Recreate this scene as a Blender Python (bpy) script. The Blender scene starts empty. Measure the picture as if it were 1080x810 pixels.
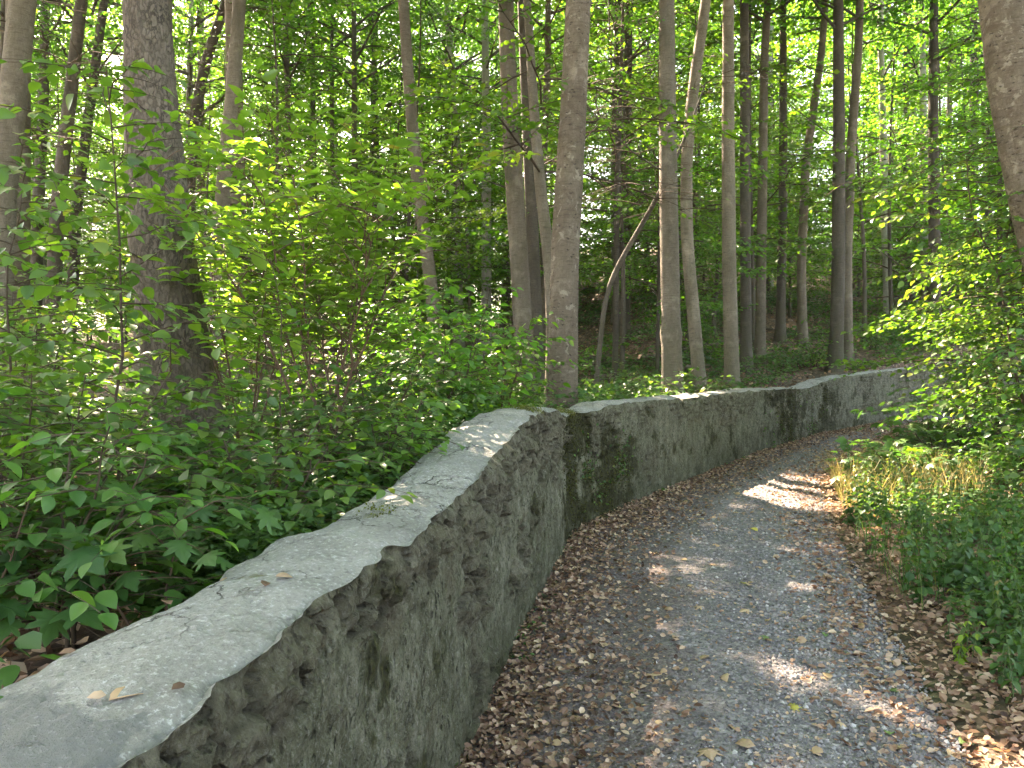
import bpy, math
import numpy as np
from mathutils import Matrix

sc = bpy.context.scene
COL = sc.collection
F, CX, CY, EYE = 820.0, 540.0, 405.0, 1.65
W2 = 2 * math.pi

# ------------------------------------------------------------------ noise
def _h(ix, iy, iz, seed):
    n = (ix * 374761393 + iy * 668265263 + iz * 974634777 + seed * 362437) & 0xffffffff
    n = ((n ^ (n >> 13)) * 1274126177) & 0xffffffff
    n = ((n ^ (n >> 15)) * 668265263) & 0xffffffff
    return (n ^ (n >> 16)) / 4294967295.0

def vn(x, y, z, seed=0):
    x, y, z = np.broadcast_arrays(np.asarray(x, float), np.asarray(y, float), np.asarray(z, float))
    ix, iy, iz = (np.floor(a).astype(np.int64) for a in (x, y, z))
    fx, fy, fz = x - ix, y - iy, z - iz
    fx, fy, fz = (a * a * (3 - 2 * a) for a in (fx, fy, fz))
    r = 0
    for dx in (0, 1):
        for dy in (0, 1):
            for dz in (0, 1):
                w = (fx if dx else 1 - fx) * (fy if dy else 1 - fy) * (fz if dz else 1 - fz)
                r = r + w * _h(ix + dx, iy + dy, iz + dz, seed)
    return r * 2 - 1

def fbm(x, y, z, o=4, seed=0):
    r, a, f = 0, 1.0, 1.0
    for i in range(o):
        r = r + a * vn(np.asarray(x) * f, np.asarray(y) * f, np.asarray(z) * f, seed + i * 17)
        a *= .5; f *= 2.03
    return r / 1.9

def sstep(a, b, x):
    t = np.clip((x - a) / (b - a), 0, 1)
    return t * t * (3 - 2 * t)

def worley(u, v, seed, facet=False):
    """distance to nearest / second nearest jittered cell point, and the cell's random value"""
    iu, iv = np.floor(u).astype(np.int64), np.floor(v).astype(np.int64)
    d1 = np.full(u.shape, 9.); d2 = np.full(u.shape, 9.); rid = np.zeros(u.shape)
    z = np.zeros_like(iu); fc = np.zeros(u.shape)
    for a in (-1, 0, 1):
        for b in (-1, 0, 1):
            cu = iu + a + .15 + .7 * _h(iu + a, iv + b, z, seed)
            cv = iv + b + .15 + .7 * _h(iu + a, iv + b, z, seed + 5)
            d = np.hypot(u - cu, v - cv)
            m = d < d1
            d2 = np.where(m, d1, np.minimum(d2, d))
            rid = np.where(m, _h(iu + a, iv + b, z, seed + 9), rid)
            if facet: fc = np.where(m, (u - cu) * (_h(iu + a, iv + b, z, seed + 11) * 2 - 1) + (v - cv) * (_h(iu + a, iv + b, z, seed + 13) * 2 - 1), fc)
            d1 = np.where(m, d, d1)
    return (d1, d2, rid, fc) if facet else (d1, d2, rid)

# ------------------------------------------------------------------ mesh helpers
def make_mesh(name, V, faces, rnd=None, smooth=True):
    me = bpy.data.meshes.new(name)
    V = np.asarray(V, np.float32).reshape(-1, 3)
    faces = [np.asarray(f, np.int32) for f in faces if len(f)]
    nl = sum(f.size for f in faces); nf = sum(len(f) for f in faces)
    me.vertices.add(len(V)); me.vertices.foreach_set('co', V.ravel())
    me.loops.add(nl); me.polygons.add(nf)
    me.loops.foreach_set('vertex_index', np.concatenate([f.ravel() for f in faces]))
    st, s = [], 0
    for f in faces:
        st.append(s + np.arange(len(f)) * f.shape[1]); s += f.size
    me.polygons.foreach_set('loop_start', np.concatenate(st).astype(np.int32))
    me.polygons.foreach_set('use_smooth', np.full(nf, smooth))
    if rnd is not None:
        at = me.attributes.new('rnd', 'FLOAT', 'POINT')
        at.data.foreach_set('value', np.asarray(rnd, np.float32))
    me.update(calc_edges=True); me.validate()
    return me

def link(name, me, mat=None, parent=None, loc=None):
    o = bpy.data.objects.new(name, me); COL.objects.link(o)
    if mat is not None and me is not None and not me.materials:
        me.materials.append(mat)
    if parent is not None: o.parent = parent
    if loc is not None: o.location = loc
    return o

def tag(o, label=None, cat=None, group=None, kind=None):
    for k, v in (('label', label), ('category', cat), ('group', group), ('kind', kind)):
        if v: o[k] = v
    return o

def thing(name, label, cat, loc=(0, 0, 0), rz=0, group=None):
    o = link(name, None, loc=loc); o.rotation_euler = (0, 0, rz)
    o.empty_display_size = .2
    return tag(o, label, cat, group)

def norm(a):
    return a / np.maximum(np.linalg.norm(a, axis=-1, keepdims=True), 1e-9)

class Buf:
    """collects tubes and grids into one mesh"""
    def __init__(s): s.V, s.Q, s.T, s.n = [], [], [], 0
    def add(s, V, Q=None, T=None):
        s.V.append(V)
        if Q is not None: s.Q.append(np.asarray(Q) + s.n)
        if T is not None: s.T.append(np.asarray(T) + s.n)
        s.n += len(V)
    def tube(s, pts, rad, k=5, disp=None):
        pts = np.asarray(pts, float); rad = np.asarray(rad, float)
        n = len(pts)
        t = norm(np.gradient(pts, axis=0))
        ref = np.array([1., 0, 0]) if abs(t.mean(0)[0]) < .8 else np.array([0, 0, 1.])
        a = norm(np.cross(t, ref)); b = np.cross(t, a)
        th = np.arange(k) / k * W2
        R = rad[:, None] * np.ones(k)
        if disp is not None: R = disp(R, th, pts)
        V = pts[:, None] + R[..., None] * (np.cos(th)[None, :, None] * a[:, None] + np.sin(th)[None, :, None] * b[:, None])
        i = np.arange(n - 1)[:, None] * k; j = np.arange(k)[None]; j2 = (j + 1) % k
        Q = np.stack([i + j, i + j2, i + k + j2, i + k + j], -1).reshape(-1, 4)
        s.add(V.reshape(-1, 3), Q)
    def mesh(s, name, smooth=True):
        return make_mesh(name, np.concatenate(s.V), s.Q and [np.concatenate(s.Q)] + ([np.concatenate(s.T)] if s.T else []) or [np.concatenate(s.T)], smooth=smooth)

# leaf templates: x across, y along, z off the blade
def T_oval(w=.36, fold=.10, bend=-.10):
    v = [(0, 0, 0), (-w * .8, .28, fold), (-w, .58, fold * .9 + bend * .4), (0, 1, bend), (w, .58, fold * .9 + bend * .4), (w * .8, .28, fold)]
    return np.array(v, float), [np.array([(0, 5, 4, 3), (0, 3, 2, 1)])]
def T_fine(w=.34, bend=-.22):
    ys = [0, .12, .3, .5, .7, .87, 1]; ws = [.02, .55, .93, 1, .78, .4, .02]
    v, q = [], []
    for y, k in zip(ys, ws):
        z = bend * y * y
        v += [(-w * k, y, z + .1 * k), (0, y, z), (w * k, y, z + .1 * k)]
    for i in range(6):
        a = i * 3
        q += [(a, a + 1, a + 4, a + 3), (a + 1, a + 2, a + 5, a + 4)]
    return np.array(v, float), [np.array(q)]
def T_maple():
    half = [(.0, 0), (.13, -.05), (.30, -.09), (.27, .08), (.50, .10), (.62, .20), (.44, .30), (.36, .36), (.52, .47), (.60, .66), (.42, .60), (.24, .52),
            (.25, .70), (.15, .78), (.10, .88), (0, 1.05)]
    out = half + [(-x, y) for x, y in half[-2:0:-1]]
    v = [(0, .30, .05)] + [(x, y, -.30 * (x * x + (y - .3) ** 2) + (.03 if i % 3 == 0 else -.02)) for i, (x, y) in enumerate(out)]
    n = len(out)
    t = [(0, 1 + i, 1 + (i + 1) % n) for i in range(n)]
    return np.array(v, float), [np.array(t)]
def T_curl():
    v = [(-.03, 0, 0), (-.34, .3, .16), (-.30, .7, .20), (0, 1, .05), (.30, .7, .04), (.33, .3, .13), (0, .5, -.05)]
    return np.array(v, float), [np.array([(6, 0, 1), (6, 1, 2), (6, 2, 3), (6, 3, 4), (6, 4, 5), (6, 5, 0)])]
OVAL, FINE, MAPLE, CURL, NARROW = T_oval(), T_fine(), T_maple(), T_curl(), T_oval(.24, .07, -.2)
FINEN = T_fine(.25, -.3)

class Leaves:
    def __init__(s): s.p, s.d, s.n, s.z, s.r = [], [], [], [], []
    def add(s, p, d, n, z, r):
        s.p.append(p); s.d.append(d); s.n.append(n); s.z.append(z); s.r.append(r)
    def cat(s):
        return tuple(np.concatenate(a) for a in (s.p, s.d, s.n, s.z, s.r))

def leaf_mesh(name, arr, tpl, smooth=True):
    p, d, n, z, r = arr
    d = norm(d); x = norm(np.cross(d, n)); n = np.cross(x, d)
    tv, tf = tpl; m = len(tv)
    V = p[:, None] + z[:, None, None] * (tv[None, :, 0, None] * x[:, None] + tv[None, :, 1, None] * d[:, None] + tv[None, :, 2, None] * n[:, None])
    off = (np.arange(len(p)) * m)[:, None, None]
    return make_mesh(name, V.reshape(-1, 3), [(f[None] + off).reshape(-1, f.shape[1]) for f in tf], rnd=np.repeat(r, m), smooth=smooth)

UP = np.array([0, 0, 1.])
def along(poly, u):
    k = len(poly) - 1
    f = np.clip(u * k, 0, k - 1e-6); i = f.astype(int); f = (f - i)[:, None]
    return poly[i] * (1 - f) + poly[i + 1] * f, norm(poly[i + 1] - poly[i])

def spray(L, rng, poly, leaf, spacing, u0=.15, base_r=.5, tilt=.35, droop=.15, open_=.8):
    ln = np.linalg.norm(np.diff(poly, axis=0), axis=1).sum()
    n = max(2, int(ln * (1 - u0) / spacing))
    u = np.linspace(u0, 1, n)
    p, t = along(poly, u)
    lat = norm(np.cross(t, UP) + 1e-6)
    side = np.where(np.arange(n) % 2, 1., -1.)[:, None]
    d = t * .55 + lat * side * open_ + rng.normal(0, .2, (n, 3)); d[:, 2] -= droop
    d[-1] = t[-1]
    nr = UP + rng.normal(0, tilt, (n, 3))
    L.add(p, norm(d), nr, leaf * rng.uniform(.6, 1.15, n), np.clip(base_r + rng.normal(0, .2, n), 0, 1))

def pinnate(L, rng, p, d, length, leaflet, nl=3, base_r=.5, tilt=.3):
    """a compound leaf: nl opposite pairs and one end leaflet on a drooping rachis"""
    u = np.linspace(.35, 1, nl)
    ax = norm(d); lat = norm(np.cross(ax, UP) + 1e-6)
    q = p + ax * length * u[:, None]; q[:, 2] -= length * .15 * u * u
    P = np.concatenate([q, q, q[-1:]])
    D = np.concatenate([ax * .45 + lat * .8 + np.zeros_like(q), ax * .45 - lat * .8 + np.zeros_like(q), ax[None]])
    D = D + rng.normal(0, .12, D.shape); D[:, 2] -= .08
    m = len(P)
    L.add(P, norm(D), UP + rng.normal(0, tilt, (m, 3)), leaflet * rng.uniform(.75, 1.1, m), np.clip(base_r + rng.normal(0, .12, m), 0, 1))
    return np.array([p, p + ax * length * .5 - UP * length * .06, q[-1]])

# ------------------------------------------------------------------ material helpers
def new_mat(name):
    m = bpy.data.materials.new(name); m.use_nodes = True
    nt = m.node_tree; nt.nodes.clear()
    return m, nt
class NT:
    def __init__(s, nt): s.nt = nt
    def n(s, typ, ins=None, **props):
        nd = s.nt.nodes.new(typ)
        for k, v in props.items(): setattr(nd, k, v)
        for k, v in (ins or {}).items():
            sk = nd.inputs[k]
            if isinstance(v, bpy.types.NodeSocket): s.nt.links.new(v, sk)
            else: sk.default_value = v
        return nd
    def noise(s, co, scale, detail=4, rough=.55, dist=0, out=0):
        return s.n('ShaderNodeTexNoise', {'Vector': co, 'Scale': scale, 'Detail': detail, 'Roughness': rough, 'Distortion': dist}).outputs[out]
    def vor(s, co, scale, feature='F1', out=0, rnd=1.):
        return s.n('ShaderNodeTexVoronoi', {'Vector': co, 'Scale': scale, 'Randomness': rnd}, feature=feature).outputs[out]
    def ramp(s, fac, stops, interp='LINEAR'):
        r = s.n('ShaderNodeValToRGB', {'Fac': fac}); cr = r.color_ramp; cr.interpolation = interp
        while len(cr.elements) < len(stops): cr.elements.new(.5)
        for e, (p, c) in zip(cr.elements, stops):
            e.position = p; e.color = (*c, 1) if len(c) == 3 else c
        return r.outputs[0]
    def map(s, v, a, b, c=0., d=1.):
        return s.n('ShaderNodeMapRange', {0: v, 1: a, 2: b, 3: c, 4: d}).outputs[0]
    def mix(s, f, a, b, mode='MIX'):
        m = s.n('ShaderNodeMix', None, data_type='RGBA', blend_type=mode)
        for k, v in ((0, f), (6, a), (7, b)):
            if isinstance(v, bpy.types.NodeSocket): s.nt.links.new(v, m.inputs[k])
            else: m.inputs[k].default_value = (*v, 1) if isinstance(v, tuple) and len(v) == 3 else v
        return m.outputs[2]
    def math(s, op, a, b=0., c=0.):
        return s.n('ShaderNodeMath', {0: a, 1: b, 2: c}, operation=op).outputs[0]
    def scaled(s, co, sx, sy, sz):
        return s.n('ShaderNodeMapping', {'Vector': co, 'Scale': (sx, sy, sz)}).outputs[0]
    def bump(s, h, strength, dist, prev=None):
        d = {'Height': h, 'Strength': strength, 'Distance': dist}
        if prev is not None: d['Normal'] = prev
        return s.n('ShaderNodeBump', d).outputs[0]
    def out(s, shader): s.n('ShaderNodeOutputMaterial', {'Surface': shader})
    def pbr(s, col, rough=.9, spec=.2, normal=None):
        d = {'Base Color': col, 'Roughness': rough, 'Specular IOR Level': spec}
        if normal is not None: d['Normal'] = normal
        return s.n('ShaderNodeBsdfPrincipled', d).outputs[0]
    def obj(s): return s.n('ShaderNodeTexCoord').outputs['Object']
    def attr(s, name='rnd'): return s.n('ShaderNodeAttribute', None, attribute_name=name).outputs['Fac']

def leaf_mat(name, cols, trans=.45, tcol=(1.9, 1.9, .7), spec=.35, rough=.42, vary=.12):
    m, nt = new_mat(name); k = NT(nt)
    c = k.ramp(k.attr(), cols)
    ob = k.n('ShaderNodeObjectInfo').outputs['Random']
    c = k.n('ShaderNodeHueSaturation', {'Hue': k.map(ob, 0, 1, .5 - vary * .12, .5 + vary * .12), 'Saturation': 1., 'Value': k.map(ob, 0, 1, 1 - vary, 1 + vary), 'Fac': 1., 'Color': c}).outputs[0]
    p = k.pbr(c, rough, spec)
    t = k.n('ShaderNodeBsdfTranslucent', {'Color': k.mix(1., c, tcol, 'MULTIPLY')}).outputs[0]
    k.out(k.n('ShaderNodeMixShader', {0: trans, 1: p, 2: t}).outputs[0])
    return m

M = {}
M['canopy'] = leaf_mat('canopy_leaf', [(0, (.028, .078, .016)), (.5, (.052, .122, .024)), (.95, (.09, .155, .03))], .55, (2.05, 2.45, .8), .3)
M['under'] = leaf_mat('understory_leaf', [(0, (.032, .085, .016)), (.5, (.06, .13, .022)), (.95, (.105, .17, .03))], .52, (2.05, 2.4, .75), .35)
M['hornbeam'] = leaf_mat('hornbeam_leaf', [(0, (.03, .09, .025)), (.5, (.055, .14, .03)), (.9, (.10, .19, .04)), (1, (.16, .2, .05))], .45, (1.9, 1.95, .6), .4, .38)
M['elder'] = leaf_mat('elder_leaf', [(0, (.05, .12, .03)), (.5, (.085, .18, .035)), (.9, (.13, .22, .05)), (1, (.2, .17, .05))], .48, (1.75, 2.05, .65), .4, .38)
M['maple'] = leaf_mat('maple_leaf', [(0, (.03, .09, .03)), (.6, (.055, .135, .035)), (1, (.11, .19, .04))], .42, (1.8, 1.9, .6), .45, .4)
M['herb'] = leaf_mat('herb_leaf', [(0, (.03, .08, .025)), (.5, (.05, .12, .035)), (.9, (.09, .16, .045)), (1, (.15, .17, .06))], .4, (1.8, 1.9, .6), .35, .45)
M['nettle'] = leaf_mat('nettle_leaf', [(0, (.025, .07, .02)), (.5, (.045, .105, .03)), (.85, (.09, .15, .04)), (1, (.2, .18, .06))], .4, (1.8, 1.9, .6), .3, .5)
M['lime'] = leaf_mat('lime_leaf', [(0, (.15, .26, .03)), (1, (.24, .32, .04))], .45, (1.5, 1.5, .6), .3, .5, .02)
M['straw'] = leaf_mat('straw_blade', [(0, (.12, .15, .05)), (.5, (.22, .2, .08)), (1, (.36, .29, .15))], .35, (1.5, 1.4, .8), .25, .6)
M['moss'] = leaf_mat('moss', [(0, (.018, .02, .006)), (.6, (.045, .046, .013)), (1, (.10, .10, .025))], .2, (1.5, 1.5, .6), .1, .9)
M['moss_bright'] = leaf_mat('moss_bright', [(0, (.04, .045, .012)), (.6, (.10, .11, .025)), (1, (.17, .17, .04))], .2, (1.5, 1.5, .6), .1, .9)
M['dead'] = leaf_mat('dead_leaf', [(0, (.06, .036, .024)), (.35, (.16, .092, .06)), (.7, (.32, .205, .135)), (1, (.52, .39, .27))], .2, (1.3, 1.0, .6), .25, .6, .02)
M['pale_dead'] = leaf_mat('pale_dead_leaf', [(0, (.3, .19, .10)), (1, (.5, .36, .22))], .2, (1.2, 1., .7), .25, .6, .05)
M['green_fallen'] = leaf_mat('green_fallen_leaf', [(0, (.09, .16, .05)), (1, (.14, .21, .07))], .25, (1.4, 1.4, .6), .3, .5, .1)
M['yellow_fallen'] = leaf_mat('yellow_fallen_leaf', [(0, (.38, .34, .06)), (1, (.48, .42, .09))], .25, (1.2, 1.2, .7), .3, .5, .05)

def mat_bark(name, a, b, c, scaly, spots=0., moss=0.):
    m, nt = new_mat(name); k = NT(nt); co = k.obj()
    st = k.scaled(co, 1, 1, .45 if scaly else .9)
    ob = k.n('ShaderNodeObjectInfo').outputs['Random']
    big = k.noise(k.scaled(co, 1, 1, .25), 5, 5, .6)
    col = k.ramp(big, [(.25, a), (.5, b), (.75, c)])
    fine = k.noise(k.scaled(co, 1, 1, .5), 60, 5, .7)
    col = k.mix(k.map(fine, .3, .7, 0, .5), col, tuple(x * .55 for x in a), 'MIX')
    if scaly:
        e = k.vor(k.n('ShaderNodeVectorMath', {0: st, 1: k.n('ShaderNodeVectorMath', {0: k.noise(st, 22, 5, .65, out=1), 'Scale': .085}, operation='SCALE').outputs[0]}, operation='ADD').outputs[0], 34, 'DISTANCE_TO_EDGE')
        pl = k.map(e, .0, .13)
        ci = k.vor(st, 31, 'F1', 1)
        col = k.mix(k.map(k.n('ShaderNodeSeparateColor', {0: ci}).outputs[0], 0, 1, 0, .30), col, tuple(x * .7 for x in a))
        col = k.mix(k.math('MULTIPLY', k.math('SUBTRACT', 1., pl), k.map(k.noise(st, 9, 4), .35, .65, .25, .95)), col, tuple(x * .3 for x in a))
        n1 = k.bump(pl, .7, .010)
        n2 = k.bump(fine, .5, .008, n1)
    else:
        wr = k.noise(k.scaled(co, 2.2, 2.2, 14), 4, 4, .6)
        n1 = k.bump(wr, .6, .02)
        n2 = k.bump(fine, .7, .010, n1)
        col = k.mix(k.map(wr, .52, .7, 0, .6), col, tuple(x * .5 for x in a))
        col = k.mix(k.map(k.noise(co, 2.3, 6, .65), .55, .68, 0, .6), col, tuple(x * 1.25 for x in c))
        col = k.mix(k.map(k.noise(k.scaled(co, 1, 1, .3), 3.1, 5, .6), .52, .68, 0, .6), col, (a[0] * .6, a[1] * .72, a[2] * .55))
    if spots:
        w = k.noise(co, 9, 5, .65, .6)
        col = k.mix(k.map(w, .58, .63, 0, spots), col, (.27, .235, .18))
        sp = k.vor(k.n('ShaderNodeVectorMath', {0: k.scaled(co, 1, 1, 1.8), 1: k.n('ShaderNodeVectorMath', {0: k.noise(co, 18, 4, out=1), 'Scale': .10}, operation='SCALE').outputs[0]}, operation='ADD').outputs[0], 13, 'F1')
        col = k.mix(k.map(sp, .12, .24, .85, 0), col, (.045, .034, .025))
        col = k.mix(k.map(k.noise(co, 5, 6, .7, 1.), .52, .6, 0, .55), col, (.085, .06, .042))
        n2 = k.bump(k.map(sp, .05, .3), .6, .012, n2)
    if moss:
        z = k.n('ShaderNodeSeparateXYZ', {0: co}).outputs[2]
        mm = k.math('MULTIPLY', k.map(z, 0, 1.6, 1, 0), k.map(k.noise(co, 7, 4), .4, .65, 0, moss))
        col = k.mix(mm, col, (.06, .075, .025))
    col = k.n('ShaderNodeHueSaturation', {'Hue': .5, 'Saturation': 1., 'Value': k.map(ob, 0, 1, .85, 1.2), 'Fac': 1., 'Color': col}).outputs[0]
    k.out(k.pbr(col, .92, .15, n2)); return m
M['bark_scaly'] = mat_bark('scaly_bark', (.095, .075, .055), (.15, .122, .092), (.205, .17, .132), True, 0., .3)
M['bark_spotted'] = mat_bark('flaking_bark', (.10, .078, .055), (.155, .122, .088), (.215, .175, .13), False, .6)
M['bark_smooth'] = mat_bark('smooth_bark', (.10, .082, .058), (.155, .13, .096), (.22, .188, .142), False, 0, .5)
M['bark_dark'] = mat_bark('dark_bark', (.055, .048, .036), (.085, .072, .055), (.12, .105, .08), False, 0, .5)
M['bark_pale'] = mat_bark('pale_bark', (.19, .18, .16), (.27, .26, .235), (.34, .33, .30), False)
M['twig'] = mat_bark('twig_bark', (.06, .045, .03), (.09, .065, .045), (.12, .09, .06), False)

def simple_mat(name, col, rough=.7, scale=40, amt=.4):
    m, nt = new_mat(name); k = NT(nt)
    c = k.mix(k.map(k.noise(k.obj(), scale, 4), .3, .7, 0, amt), (*col, 1), tuple(x * .5 for x in col))
    k.out(k.pbr(c, rough, .3)); return m
M['green_stem'] = simple_mat('green_stem', (.10, .15, .05))
M['brown_stem'] = simple_mat('brown_stem', (.11, .065, .04))
M['log'] = mat_bark('dead_wood', (.07, .055, .04), (.12, .095, .07), (.18, .15, .115), False)

# ------------------------------------------------------------------ wall line, ground height
BASE = np.array([(-1.75, -5.0), (-1.2, -2.0), (-.87, -.5), (-.585, 1.0), (-.41, 2.0), (-.22, 3.02), (-.05, 4.0), (.20, 5.23), (.40, 6.2), (.47, 6.60),
                 (.60, 6.95), (.90, 7.37), (2.0, 9.11), (3.68, 11.6), (5.36, 13.7), (8.83, 17.2), (12.5, 19.6), (18, 22), (24, 23.5)], float)
def resample(P, step):
    s = np.r_[0, np.cumsum(np.linalg.norm(np.diff(P, axis=0), axis=1))]
    if callable(step):
        out, x = [], 0.
        while x < s[-1]:
            out.append(x); y = np.interp(x, s, P[:, 1]); x += step(y)
        q = np.array(out)
    else: q = np.arange(0, s[-1], step)
    return np.stack([np.interp(q, s, P[:, i]) for i in range(P.shape[1])], 1), q
dense, sd = resample(BASE, .05)
kern = np.hanning(15)[1:-1]; kern /= kern.sum()
pad = 6
WL = np.stack([np.convolve(np.r_[[dense[0, i]] * pad, dense[:, i], [dense[-1, i]] * pad], kern, 'valid') for i in (0, 1)], 1)
WL[:pad + 1] = dense[:pad + 1]; WL[-pad - 1:] = dense[-pad - 1:]
WT = norm(np.gradient(WL, axis=0)); WN = np.stack([WT[:, 1], -WT[:, 0]], 1)      # normal towards the path

def wall_dist(x, y):
    """signed distance to the wall's foot (positive on the path side) and index along the wall"""
    x = np.asarray(x, float).ravel(); y = np.asarray(y, float).ravel()
    A = WL[::2]
    idx = np.empty(len(x), int)
    for a in range(0, len(x), 20000):
        sl = slice(a, a + 20000)
        d2 = (x[sl, None] - A[None, :, 0]) ** 2 + (y[sl, None] - A[None, :, 1]) ** 2
        idx[sl] = d2.argmin(1) * 2
    idx = np.minimum(idx, len(WL) - 1)
    v = np.stack([x, y], 1) - WL[idx]
    sg = (v * WN[idx]).sum(1)
    d = np.hypot(v[:, 0], v[:, 1])
    return np.where(np.abs(sg) > .5 * d, sg, np.sign(sg) * d), idx

EDGE = np.array([(.4, -5), (1.1, -2), (1.45, 0), (1.65, 1.5), (1.80, 3.0), (2.30, 4.85), (2.83, 6.8), (3.6, 9.1), (4.9, 11.4), (8.2, 16.2), (12.5, 18.4), (18, 20.6), (24, 22)], float)
ED, _ = resample(EDGE, .1)
def edge_dist(x, y):
    x = np.asarray(x, float).ravel(); y = np.asarray(y, float).ravel()
    T = norm(np.gradient(ED, axis=0)); N = np.stack([T[:, 1], -T[:, 0]], 1)
    idx = np.empty(len(x), int)
    for a in range(0, len(x), 20000):
        sl = slice(a, a + 20000)
        idx[sl] = ((x[sl, None] - ED[None, :, 0]) ** 2 + (y[sl, None] - ED[None, :, 1]) ** 2).argmin(1)
    v = np.stack([x, y], 1) - ED[idx]
    sg = (v * N[idx]).sum(1); d = np.hypot(v[:, 0], v[:, 1])
    return np.where(np.abs(sg) > .5 * d, sg, np.sign(sg) * d)

def plane(y): return .053 * np.clip(y, -8, 26)
TOPH = np.array([(-6, 1.06), (1.0, 1.01), (1.5, 1.045), (2.5, 1.025), (3.4, 1.04), (4.2, 1.13), (4.9, 1.18), (6.0, 1.14), (6.5, 1.03), (7.2, 1.02), (7.5, 1.06), (9.1, 1.0), (11.6, .94), (13.4, .87), (14.3, 1.01), (16, 1.05), (18.5, 1.12), (25, 1.1)])
def top_h(y): return np.interp(y, TOPH[:, 0], TOPH[:, 1])

def ground(x, y):
    shp = np.shape(x)
    x = np.asarray(x, float).ravel(); y = np.asarray(y, float).ravel()
    d, _ = wall_dist(x, y); e = edge_dist(x, y)
    z = plane(y)
    beh = -d
    up = sstep(.03, .30, beh)
    ter = top_h(y) - .24 - .10 * sstep(.4, 1.6, beh) * (x < 3)
    wl = sstep(4, -3, x)                       # 1 on the left
    y0 = 13 + 5 * wl
    slope = .22 - .115 * wl
    run = np.clip(y - y0, 0, 42)
    rise = slope * run * run / (run + 7)
    back = np.clip(beh - 3, 0, 30) * .03
    ter = ter + rise + np.where(x > 0, back, 0) - .05 * np.clip(-x - 6, 0, 25) * (y < 20)
    bump = .10 * fbm(x * .5, y * .5, 0 * x, 4, 3) + .5 * vn(x * .08, y * .08, 0 * x, 8) * sstep(5, 20, beh)
    z = z + up * (ter + bump * sstep(.35, 1.0, beh))
    right = np.clip(e, 0, 40)
    z = z + np.where(d > 0, np.minimum(right * .10 + np.clip(right - 1.5, 0, 30) * .16, 6) + .05 * fbm(x * .9, y * .9, 0 * x, 3, 4) * sstep(0, .6, e), 0)
    z = z - .02 * (d > 0) * (e < 0)
    return z.reshape(shp)
def gz(x, y): return float(ground(np.array([x]), np.array([y]))[0])

def steps(*segs):
    out = []
    for a, b, s in segs: out.append(np.arange(a, b, s))
    return np.concatenate(out + [[segs[-1][1]]])
gx = steps((-70, -20, 2.5), (-20, -6, .6), (-6, -2, .2), (-2, 7, .1), (7, 14, .2), (14, 26, .5), (26, 80, 3))
gy = steps((-18, -4, .8), (-4, 0, .25), (0, 14, .1), (14, 24, .2), (24, 45, .7), (45, 120, 3))
X, Y = np.meshgrid(gx, gy)
Zg = ground(X, Y)
nx = len(gx)
ii = (np.arange(len(gy) - 1)[:, None] * nx + np.arange(nx - 1)[None]).ravel()
gm = make_mesh('forest_floor', np.stack([X, Y, Zg], -1), [np.stack([ii, ii + 1, ii + nx + 1, ii + nx], 1)])

m, nt = new_mat('forest_soil'); k = NT(nt); co = k.obj()
v1 = k.vor(co, 17, 'F1', 1); v2 = k.vor(k.scaled(co, 1, 1.3, 1), 26, 'F1', 1)
s1 = k.n('ShaderNodeSeparateColor', {0: v1}).outputs[0]; s2 = k.n('ShaderNodeSeparateColor', {0: v2}).outputs[1]
cc = k.ramp(s1, [(0, (.03, .02, .013)), (.4, (.085, .05, .03)), (.75, (.16, .10, .06)), (1, (.25, .17, .11))])
cc = k.mix(k.map(s2, .4, .9, 0, .7), cc, (.055, .038, .025))
cc = k.mix(k.map(k.noise(co, .8, 5), .5, .7, 0, .6), cc, (.035, .055, .02))
nn = k.bump(s1, .8, .02); nn = k.bump(k.noise(co, 30, 4), .5, .02, nn)
k.out(k.pbr(cc, .9, .2, nn)); M['soil'] = m
link('ground', gm, M['soil']); tag(bpy.data.objects['ground'], 'brown leaf-strewn forest floor rising behind the wall', None, None, 'structure')

# path sheet between the wall's foot and its grassy edge
pc, pq = resample(WL[::4], .12)
sel = (pc[:, 1] > -4.5) & (pc[:, 0] < 22)
pc = pc[sel]
eidx = []
e_s = np.linspace(0, 1, len(ED))
T = norm(np.gradient(pc, axis=0)); 
rows = []
for i, p in enumerate(pc):
    # opposite point: matching fraction along the right edge
    j = ((ED[:, 0] - p[0]) ** 2 + (ED[:, 1] - p[1]) ** 2)
    n = np.array([T[i, 1], -T[i, 0]])
    v = ED - p
    score = np.abs(v @ T[i]) + np.where(v @ n < 0, 50, 0) + .05 * np.abs(v @ n)
    rows.append(ED[score.argmin()])
rows = np.array(rows)
kk = np.hanning(23)[1:-1]; kk /= kk.sum()
rows = np.stack([np.convolve(np.r_[[rows[0, i]] * 10, rows[:, i], [rows[-1, i]] * 10], kk, 'valid') for i in (0, 1)], 1)
NU = 60
u = np.linspace(0, 1, NU)
A = pc - .06 * np.stack([T[:, 1], -T[:, 0]], 1)
PX = A[:, None, :] * (1 - u[None, :, None]) + rows[:, None, :] * u[None, :, None]
px, py = PX[..., 0], PX[..., 1]
crownz = .030 * np.sin(u * math.pi)[None] - .022 * np.exp(-((u - .32) / .09) ** 2)[None] - .022 * np.exp(-((u - .74) / .09) ** 2)[None]
pz = plane(py) + .006 + crownz + .012 * fbm(px * 1.5, py * 1.5, 0 * px, 3, 6) - .05 * sstep(.96, 1, u)[None]
n0, n1 = px.shape
ii = (np.arange(n0 - 1)[:, None] * n1 + np.arange(n1 - 1)[None]).ravel()
pm = make_mesh('path', np.stack([px, py, pz], -1), [np.stack([ii, ii + 1, ii + n1 + 1, ii + n1], 1)], rnd=np.tile(u, n0))
m, nt = new_mat('path_gravel'); k = NT(nt); co = k.obj(); uu = k.attr()
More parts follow.
